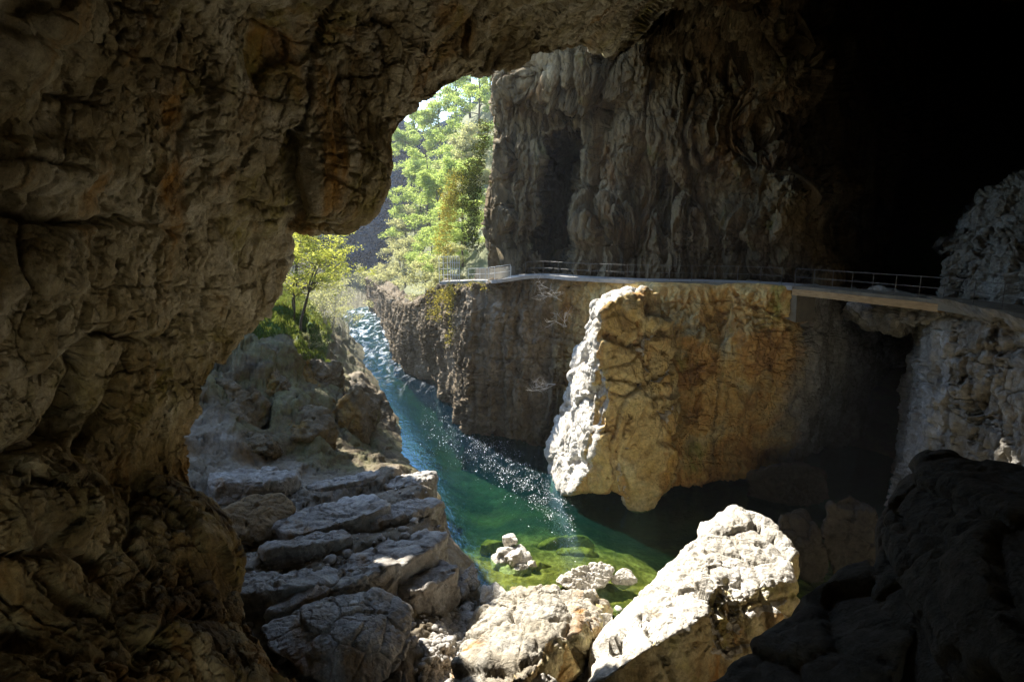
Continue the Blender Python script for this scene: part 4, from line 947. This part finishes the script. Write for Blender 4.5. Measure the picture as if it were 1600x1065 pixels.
def leaves(cent, rad, n, size, rs, flat=.5):
    """n small leaves in a flattened clump"""
    d = rs.normal(size=(n, 3)); d /= np.linalg.norm(d, axis=1, keepdims=True); d *= rs.uniform(.25, 1, (n, 1))**.6
    c = cent+d*np.array([rad, rad, rad*flat])
    a = rs.normal(size=(n, 3))*np.array([1, 1, .5]); a /= np.linalg.norm(a, axis=1, keepdims=True)
    b = np.cross(a, rs.normal(size=(n, 3))); b /= np.linalg.norm(b, axis=1, keepdims=True)
    s = size*rs.uniform(.6, 1.3, (n, 1))
    return np.stack([c-a*s, c+b*s*.45, c+a*s, c-b*s*.45], 1).reshape(-1, 3)
def make_tree(seed, h, spread, trunks=1, leafn=4200, lsize=.16, lean=(0, 0), crown0=.3, clump=.75, flat=.62, nb=13):
    rs = np.random.RandomState(seed); wood, tips = [], []
    for k in range(trunks):
        ang = rs.uniform(0, 6.28); off = np.array([math.cos(ang), math.sin(ang), 0])*(.35 if trunks > 1 else 0)
        ln = np.array([lean[0], lean[1], 0])+np.array([math.cos(ang), math.sin(ang), 0])*(.35 if trunks > 1 else .08)*spread*.5
        hh = h*rs.uniform(.8, 1.0)
        t = np.linspace(0, 1, 9)[:, None]
        P = off+ln*t**1.4+np.array([0, 0, 1])*hh*t+np.cumsum(rs.normal(size=(9, 3))*np.array([.1, .1, 0])*h/9*.8, 0)*(t > .05)
        P[0, 2] = -.5
        r0 = h*.017*(1 if trunks == 1 else .8)
        wood.append(tube(P, np.linspace(r0, r0*.18, 9), 6))
        for j in range(nb):
            s = rs.uniform(crown0, .97); b0 = np.array([np.interp(s*8, range(9), P[:, q]) for q in range(3)])
            a2 = rs.uniform(0, 6.28); L = spread*(1.15-s*.75)*rs.uniform(.6, 1.1)
            e = b0+np.array([math.cos(a2)*L, math.sin(a2)*L, L*rs.uniform(.15, .7)])
            q = np.linspace(0, 1, 6)[:, None]
            B = b0+(e-b0)*q+rs.normal(size=(6, 3))*L*.05*q+np.array([0, 0, -.12*L])*q**2
            wood.append(tube(B, np.linspace(r0*.42*(1.1-s*.6), r0*.06, 6), 5))
            tips += [B[5], B[4], B[3]*.5+B[4]*.5]
            for _ in range(3):
                i = rs.randint(2, 6); v = rs.normal(size=3)*np.array([1, 1, .5]); v /= np.linalg.norm(v); l2 = L*rs.uniform(.25, .5)
                C = B[i]+v*l2*np.linspace(0, 1, 4)[:, None]+rs.normal(size=(4, 3))*.04
                wood.append(tube(C, np.linspace(r0*.14, r0*.03, 4), 4)); tips.append(C[3]); tips.append(C[2])
    tips = np.array(tips); per = max(4, leafn//len(tips))
    LV = np.concatenate([leaves(c, clump*rs.uniform(.5, 1.3), int(per*rs.uniform(.4, 1.6))+1, lsize, rs, flat) for c in tips])
    LF = np.arange(len(LV)).reshape(-1, 4)
    return join(wood), (LV, LF)
def make_pair(name, data, wm, lm):
    (wv, wf), (lv, lf) = data
    return np_mesh(name+'_trunk', wv, wf), np_mesh(name+'_crown', lv, lf, False)
def place_tree(kind, loc, rot, sc, label, group=None, mats=None, cat='tree', name='tree'):
    r = empty(name, loc); r.rotation_euler = (0, 0, rot); r.scale = (sc,)*3 if np.isscalar(sc) else sc
    tag(r, label, cat, group)
    for nm, me, mt in (('trunk', kind[0], kind[2]), ('crown', kind[1], kind[3])):
        o = bpy.data.objects.new(nm, me); COL.objects.link(o); o.parent = r
        if not me.materials: me.materials.append(mt)
    return r
K = {}
for nm, sd_, h, sp, lm, kw in [('a', 1, 11, 4.2, M_leaf, {}), ('b', 2, 12, 4.6, M_leaf, dict(flat=.6)), ('c', 3, 9, 4.0, M_leaf3, dict(crown0=.2)), ('d', 4, 10, 4.2, M_leaf, {}), ('e', 8, 8, 4.4, M_leaf3, dict(crown0=.15, leafn=6000))]:
    p_ = make_pair('tree', make_tree(sd_, h, sp, leafn=int(kw.pop('leafn', 13000)), lsize=.125, clump=.85, nb=18, **kw), M_bark, lm); K[nm] = (p_[0], p_[1], M_bark, lm)
FOREST = [  # kind, base pixel, distance, scale, label
    ('a', 728, 330, 84, 1.2, 'bright green tree touching the edge of the fluted wall, at mid height of the slope'),
    ('b', 735, 262, 118, 1.5, 'tall tree near the top of the slope, crown meeting the arch roof'),
    ('b', 700, 275, 135, 1.6, 'tall yellow green tree high on the slope just below the patch of sky'),
    ('a', 690, 350, 96, 1.3, 'full crowned light green tree in the centre of the forested slope'),
    ('d', 700, 405, 72, .95, 'yellow green tree low on the slope just behind the hanging plants'),
    ('c', 650, 375, 135, 1.7, 'pale grey green tree on the left side of the slope, half way up'),
    ('a', 655, 325, 140, 1.7, 'light tree high on the left side of the slope against the blue hill'),
    ('c', 632, 420, 120, 1.45, 'grey green tree leaning over the river, lowest on the left'),
    ('e', 664, 440, 76, .95, 'thin leaved spreading tree above the cliff by the white barrier'),
    ('e', 605, 455, 130, 1.4, 'low sparse tree at the far bend of the river on the right bank'),
    ('c', 690, 430, 62, .75, 'small grey green tree beside the white barrier'),
    ('b', 632, 365, 140, 1.6, 'distant pale tree on the skyline edge beside the blue hillside'),
    ('d', 675, 405, 105, 1.2, 'yellowish tree in the middle of the lower slope'),
    ('e', 582, 448, 150, 1.5, 'farthest sparse tree over the river, in front of the dark blue hill'),
    ('a', 748, 165, 130, 1.6, 'highest tree of the slope, just under the arch against the wall'),
    ('a', 712, 170, 150, 1.8, 'tree crowning the slope between the sky gap and the arch roof'),
    ('b', 765, 140, 140, 1.6, 'topmost leafy tree half hidden behind the edge of the fluted wall'),
    ('c', 720, 245, 112, 1.35, 'soft green tree in the upper slope beside the wall edge'),
    ('a', 645, 268, 155, 1.7, 'far bright tree at the left brow of the slope where it meets the hill'),
    ('d', 722, 360, 68, .85, 'bushy tree right behind the dark ivy corner'),
    ('b', 684, 205, 150, 1.7, 'bright tree on the brow of the slope under the sky gap'),
    ('c', 745, 300, 100, 1.2, 'tree in the shade of the wall edge, in the middle height of the slope'),
    ('b', 672, 300, 120, 1.5, 'broad pale tree in the middle of the upper slope'),
    ('b', 735, 140, 160, 1.7, 'leafy tree at the very top of the slope in the gap under the roof'),
    ('a', 668, 232, 165, 1.7, 'bright tree at the lower edge of the sky gap, left of the brow tree'),
    ('e', 625, 400, 145, 1.5, 'thin tree between the lowest river tree and the blue hill'),
]
rs0 = np.random.RandomState(77)
for (kd, px, py, y, sc, lab) in FOREST:
    p0 = W(px, py, y)
    place_tree(K[kd], tuple(p0+np.array([0, 0, -4.5*sc])), rs0.uniform(0, 6.28), sc, lab, 'trees on the forested slope')
# slope under the forest
def build_slope():
    n, m = 160, 200
    c = np.array([W(px, py, y)+np.array([0, 0, -4.5*sc+.3]) for _, px, py, y, sc, _ in FOREST])
    ye = np.array([54, 60, 70, 80, 95, 120, 150, 175]); xe = np.array([-5.5, -8, -12.5, -15, -20, -27, -34, -40])+1.6
    e = np.stack([xe, ye, np.full(8, 7.0)], -1)
    q = np.concatenate([c, e, [[12, 60, 34], [16, 100, 52], [20, 170, 75], [8, 56, 26]]])
    y = np.linspace(54, 175, m); t = np.linspace(0, 1, n)[:, None]
    X = np.interp(y, ye, xe)[None]+t*(np.interp(y, [54, 80, 100, 175], [-1.8, 1.0, 9, 30])-np.interp(y, ye, xe))[None]; Y = y[None]+0*t
    Z = rbf(q[:, :2], q[:, 2], np.stack([X, Y], -1), 6e-2)+.8*fbm(np.stack([X*.2, Y*.2, 0*X], -1), 4, 601)
    Z = np.maximum(Z, 2)
    P = np.stack([X, Y, Z], -1)
    S0 = P[:1].copy(); S0[..., 2] = -3; S0[..., 0] += .3; P = np.concatenate([S0, P], 0)
    t = NT('forest_floor')
    c_ = t.ramp(t.noise(scale=.6, detail=9, rough=.7), [(.3, (.05, .05, .025)), (.5, (.12, .13, .05)), (.7, (.22, .21, .12))])
    t.set(Base_Color=c_, Roughness=.95, Normal=t.bump(t.noise(scale=1.5, detail=9), .8, .4))
    me = np_mesh('forest_slope', P.reshape(-1, 3), grid_faces(n+1, m))
    tag(link('forest_slope', me, t.m), 'steep wooded bank behind the cliff edge on the right of the river', 'slope', kind='structure')
build_slope()

# distant shadowed hill closing the valley; haze blue is put into its colour
def build_hill():
    n, m = 160, 90
    a = np.linspace(-1.0, .5, n); s = np.linspace(0, 1, m)
    A, S_ = np.meshgrid(a, s, indexing='ij')
    Y = 185+S_*28; X = A*190
    H = np.interp(A, [-1, -.5, -.25, -.17, .0, .5], [120, 80, 63, 56, 78, 110])
    Z = -2+H*S_**.8+7*fbm(np.stack([X*.02, Y*.02, 0*X], -1), 4, 611)*S_
    P = np.stack([X, Y, Z], -1)
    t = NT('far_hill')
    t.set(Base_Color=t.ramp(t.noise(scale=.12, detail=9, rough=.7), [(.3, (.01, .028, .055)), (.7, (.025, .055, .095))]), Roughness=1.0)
    me = np_mesh('hill', P.reshape(-1, 3), grid_faces(n, m))
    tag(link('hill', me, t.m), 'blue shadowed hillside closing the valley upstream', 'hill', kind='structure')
    rs = np.random.RandomState(9); L = []
    for _ in range(900):
        i, j = rs.randint(20, n-30), rs.randint(0, int(m*.9)); L.append(leaves(P[i, j]+np.array([0, 0, 3]), rs.uniform(2, 4.5), 60, .8, rs, .9))
    LV = np.concatenate(L)
    tag(link('far_forest', np_mesh('far_forest', LV, np.arange(len(LV)).reshape(-1, 4), False), M_haze_leaf), 'dark forest covering the distant hillside', 'forest', kind='stuff')
build_hill()

# tree on the knoll
def ground_z(px, py, y): return W(px, py, y)
kt = make_pair('knoll_tree', make_tree(31, 9.9, 6.2, trunks=4, leafn=11000, lsize=.12, crown0=.36, clump=.75, nb=12, lean=(2.2, 0)), M_bark, M_leaf)
pk = W(462, 512, 52.5)
place_tree((kt[0], kt[1], M_bark, M_leaf2), (pk[0], pk[1], pk[2]-.3), .6, 1.0, 'dark multi stemmed tree with fresh yellow green leaves on the grassy knoll')
# bare brush along the left bank behind the knoll tree
bb = make_pair('brush', make_tree(41, 3.2, 2.2, trunks=5, leafn=2400, lsize=.07, crown0=.2, clump=.5, nb=8), M_twig, M_leaf3)
for (px, py, y, s, lab) in [(515, 500, 70, 1.6, 'pale bare bush on the bank right of the knoll tree'), (540, 512, 78, 1.3, 'greyish bush overhanging the rapids'), (500, 480, 84, 1.8, 'pale scrub behind the knoll tree trunks'), (485, 545, 54, .8, 'low bush on the right edge of the grassy knoll'), (525, 470, 100, 2.0, 'hazy grey bush farther up the left bank')]:
    p0 = W(px, py, y); place_tree((bb[0], bb[1], M_twig, M_leaf3), tuple(p0+np.array([0, 0, -.6])), px*.7, s, lab, 'bushes on the left bank', cat='bush', name='bush')

# dead pale shrubs on the cliff
def dry_shrub(px, py, y, seed, L, lab, out):
    rs = np.random.RandomState(seed); root = W(px, py, y); wood = []
    def grow(p, d, l, r, lev):
        q = [p]; dd = d
        for k in range(5):
            dd = dd+rs.normal(size=3)*.25+np.array([0, -.05, .06]); dd /= np.linalg.norm(dd); q.append(q[-1]+dd*l/5)
        wood.append(tube(np.array(q), np.linspace(r, r*.4, 6), 5))
        if lev:
            for _ in range(4):
                i = rs.randint(2, 6); grow(q[i], dd+rs.normal(size=3)*.7, l*rs.uniform(.4, .65), r*.55, lev-1)
    for _ in range(3): grow(root, np.array(out)+rs.normal(size=3)*.35, L*1.15, .024, 2)
    V, F = join(wood); o = link('shrub', np_mesh('shrub', V-root, F), M_twig); o.location = root
    tag(o, lab, 'shrub', 'dry shrubs on the cliff')
dry_shrub(878, 470, 43.2, 51, 1.7, 'upper dry pale shrub sticking out of the cliff below the path', (-.8, -.6, .25))
dry_shrub(885, 510, 42.6, 52, 1.4, 'middle dry pale shrub beside the pinnacle on the cliff', (-.7, -.5, -.1))
dry_shrub(868, 600, 42.0, 53, 1.5, 'lower dry pale shrub above the white shoulder of the pinnacle', (-.7, -.6, .15))

# hanging ivy along the wall corner
def hanging(name, spots, seed, lab, mat, n=2600, size=.11):
    rs = np.random.RandomState(seed); L = []
    for _ in range(n//12):
        (x0, y0, d0), (x1, y1, d1), wpx = spots[rs.randint(len(spots))]; s = rs.uniform()
        c = W(x0+(x1-x0)*s+rs.normal()*wpx, y0+(y1-y0)*s, d0+(d1-d0)*s)+np.array([0, rs.normal()*.3, 0])
        L.append(leaves(c, .38, 12, size, rs, 1.2))
    LV = np.concatenate(L); c0 = LV.mean(0)
    o = link(name, np_mesh(name, LV-c0, np.arange(len(LV)).reshape(-1, 4), False), mat); o.location = c0
    tag(o, lab, 'plant')
hanging('hanging_ivy', [((760, 190, 50.8), (740, 300, 50.3), 6), ((742, 290, 50.3), (735, 390, 50.2), 7), ((735, 250, 51.5), (725, 330, 51.2), 8)], 71, 'dark ivy hanging down the corner of the fluted wall', M_ivy, 5200)
hanging('hanging_ivy', [((708, 300, 52.5), (690, 395, 52.5), 8), ((715, 270, 53), (700, 340, 53), 8)], 72, 'golden hanging plants left of the dark ivy above the barrier', M_gold, 3000)
hanging('creeper', [((690, 440, 52.3), (675, 500, 53.5), 8), ((705, 448, 51), (703, 540, 50.6), 3), ((720, 445, 49.5), (690, 470, 53), 8), ((735, 445, 48.5), (770, 450, 46.9), 3)], 73, 'yellow green creeper spilling over the cliff edge below the barrier', M_gold, 2600, .09)

# grass on the knoll
def build_grass():
    rs = np.random.RandomState(81); dep = bpy.context.evaluated_depsgraph_get()
    n = 60000; px = rs.uniform(370, 535, n); y = rs.uniform(45, 75, n)
    from mathutils.bvhtree import BVHTree
    ob = bpy.data.objects['rocky_bank']; bvh = BVHTree.FromObject(ob, dep)
    out = []
    for k in range(n):
        x = (px[k]-800)/FPX*y[k]*1.02
        h = bvh.ray_cast(Vector((x, y[k], 60)), Vector((0, 0, -1)))
        if h[0] is None or h[0].z < 5.6 or h[1].z < .3: continue
        out.append(h[0][:])
    c = np.array(out); c = c[fbm(c*.35, 3, 83) > -.3]
    m = len(c); a = rs.normal(size=(m, 3))*np.array([1, 1, 0]); a /= np.linalg.norm(a, axis=1, keepdims=True)
    hgt = rs.uniform(.12, .38, (m, 1)); w = .05
    tip = c+np.array([0, 0, 1])*hgt+rs.normal(size=(m, 3))*np.array([.1, .1, 0])
    V = np.stack([c-a*w, c+a*w, tip], 1).reshape(-1, 3)
    tag(link('grass', np_mesh('grass', V, np.arange(len(V)).reshape(-1, 3), False), M_grass), 'bright green grass growing on the knoll under the tree', 'grass', kind='stuff')
build_grass()

# ------------------------------------------------------------------ gravel, stones, modelled sun glints
def drop(bvh, x, y): 
    h = bvh.ray_cast(Vector((x, y, 16)), Vector((0, 0, -1))); return h[0]
def build_gravel():
    from mathutils.bvhtree import BVHTree
    dep = bpy.context.evaluated_depsgraph_get(); bvh = BVHTree.FromObject(bpy.data.objects['rocky_bank'], dep)
    rs = np.random.RandomState(91); V0, F0 = ico(2); Vs, Fs, k = [], [], 0
    poly = [(735, 930), (690, 960), (655, 1075), (700, 1075), (770, 985), (775, 960)]
    n = 0
    while n < 4500:
        px, py = rs.uniform(640, 790), rs.uniform(925, 1085)
        inside = False; j = len(poly)-1
        for i in range(len(poly)):
            (xi, yi), (xj, yj) = poly[i], poly[j]
            if (yi > py) != (yj > py) and px < (xj-xi)*(py-yi)/(yj-yi)+xi: inside = not inside
            j = i
        if not inside: continue
        n += 1; q = WZ(px, py, 1.4); h = drop(bvh, q[0], q[1])
        if h is None or h.z > 4: continue
        s = min(.2, .03*(1/rs.uniform(.06, 1))**.65)
        v = V0*np.array([1, rs.uniform(.6, 1), rs.uniform(.45, .8)])*s*(1+.35*perlin(V0*1.3+n*3.1, 5))[:, None]
        a = rs.uniform(0, 6.28); v = v@np.array([[math.cos(a), math.sin(a), 0], [-math.sin(a), math.cos(a), 0], [0, 0, 1]])
        Vs.append(v+np.array(h)+np.array([0, 0, s*.2])); Fs.append(F0+k); k += len(V0)
    for _ in range(1500):      # rubble and grit in the gaps between boulders and slabs
        px, py = (rs.uniform(690, 1000), rs.uniform(915, 1075)) if rs.uniform() < .6 else (rs.uniform(380, 700), rs.uniform(770, 1070))
        q = WZ(px, py, .8 if px > 700 else 2.4); h = drop(bvh, q[0], q[1])
        if h is None or h.z > 4.5 or h.z < -.4: continue
        s = min(.3, .05*(1/rs.uniform(.05, 1))**.65)
        v = V0*np.array([1, rs.uniform(.6, 1), rs.uniform(.5, .85)])*s*(1+.45*perlin(V0*1.2+_*2.3, 6))[:, None]
        a = rs.uniform(0, 6.28); v = v@np.array([[math.cos(a), math.sin(a), 0], [-math.sin(a), math.cos(a), 0], [0, 0, 1]])
        Vs.append(v+np.array(h)+np.array([0, 0, s*.2])); Fs.append(F0+k); k += len(V0)
    tag(link('gravel', np_mesh('gravel', np.concatenate(Vs), np.concatenate(Fs)), M_gravel), 'grey gravel and rubble between the slabs and the boulders', 'gravel', kind='stuff')
    stones = [(765, 985, .3, 'white stone at the upper edge of the gravel'), (735, 958, .35, 'grey stone on the gravel below the narrow upright rock'), (715, 990, .22, 'small flat stone in the middle of the gravel'), (700, 1035, .26, 'rounded stone low on the gravel'), (748, 990, .28, 'angular stone touching the broad grey boulder'), (672, 1050, .3, 'stone at the lower left edge of the gravel'), (728, 930, .3, 'stone at the foot of the narrow upright rock'), (790, 925, .4, 'pale stone on the shore right of the angular rock'), (820, 915, .35, 'brownish stone at the water edge below the pool rock')]
    for i, (px, py, s, lab) in enumerate(stones):
        q = WZ(px, py, 1.4); h = drop(bvh, q[0], q[1])
        rr = np.random.RandomState(700+i); d = rr.normal(size=(12, 3)); d /= np.linalg.norm(d, axis=1, keepdims=True)
        pts = [np.array(h)+np.array([0, 0, s*.4])+e*np.array([1.1, .9, .75])*s*rr.uniform(.85, 1.15) for e in d]
        rock_obj('stone', hull_rock(pts, 4, 20, 1.2, 710+i), M_pale, lab, 'stone', 'loose stones by the pool')
M_gravel = rock_mat('gravel_stone', [(.25, (.2, .18, .15)), (.5, (.36, .34, .31)), (.75, (.55, .54, .52))], freq=3.0, bump=.4)
build_gravel()
def build_glint_flecks():  # white flecks stand in for sun glitter on the water
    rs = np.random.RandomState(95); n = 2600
    t_ = NT('glint_flecks'); m = t_.set(Base_Color=(.85, .88, .88), Roughness=.6)
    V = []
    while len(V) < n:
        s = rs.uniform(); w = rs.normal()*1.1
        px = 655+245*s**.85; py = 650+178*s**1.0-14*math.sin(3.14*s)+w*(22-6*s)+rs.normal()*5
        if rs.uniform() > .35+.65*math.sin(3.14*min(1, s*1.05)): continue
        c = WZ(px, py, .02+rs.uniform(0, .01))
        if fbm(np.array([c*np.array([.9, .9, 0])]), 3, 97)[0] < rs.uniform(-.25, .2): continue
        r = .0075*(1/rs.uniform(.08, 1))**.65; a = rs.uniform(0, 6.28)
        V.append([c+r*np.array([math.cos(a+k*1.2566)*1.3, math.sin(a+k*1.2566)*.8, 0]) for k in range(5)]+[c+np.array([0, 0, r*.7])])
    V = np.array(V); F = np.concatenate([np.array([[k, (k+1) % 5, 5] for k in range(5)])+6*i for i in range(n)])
    tag(link('glint_flecks', np_mesh('glint_flecks', V.reshape(-1, 3), F), m), 'tiny white flecks standing in for sun glints in a band across the river', 'glint_flecks', kind='stuff')
build_glint_flecks()

# ------------------------------------------------------------------ air
def build_haze():
    bm = bmesh.new(); bmesh.ops.create_cube(bm, size=1)
    me = bpy.data.meshes.new('haze'); bm.to_mesh(me); bm.free()
    m = bpy.data.materials.new('air'); m.use_nodes = True; n = m.node_tree.nodes; n.remove(n['Principled BSDF'])
    v = n.new('ShaderNodeVolumePrincipled'); v.inputs['Color'].default_value = (.9, .95, 1, 1); v.inputs['Density'].default_value = .00035; v.inputs['Anisotropy'].default_value = .25
    m.node_tree.links.new(v.outputs[0], n['Material Output'].inputs['Volume'])
    o = link('haze', me, m); o.scale = (620, 420, 170); o.location = (0, 130, 79)
    tag(o, 'thin bright haze in the valley air', 'haze', kind='stuff')
build_haze()
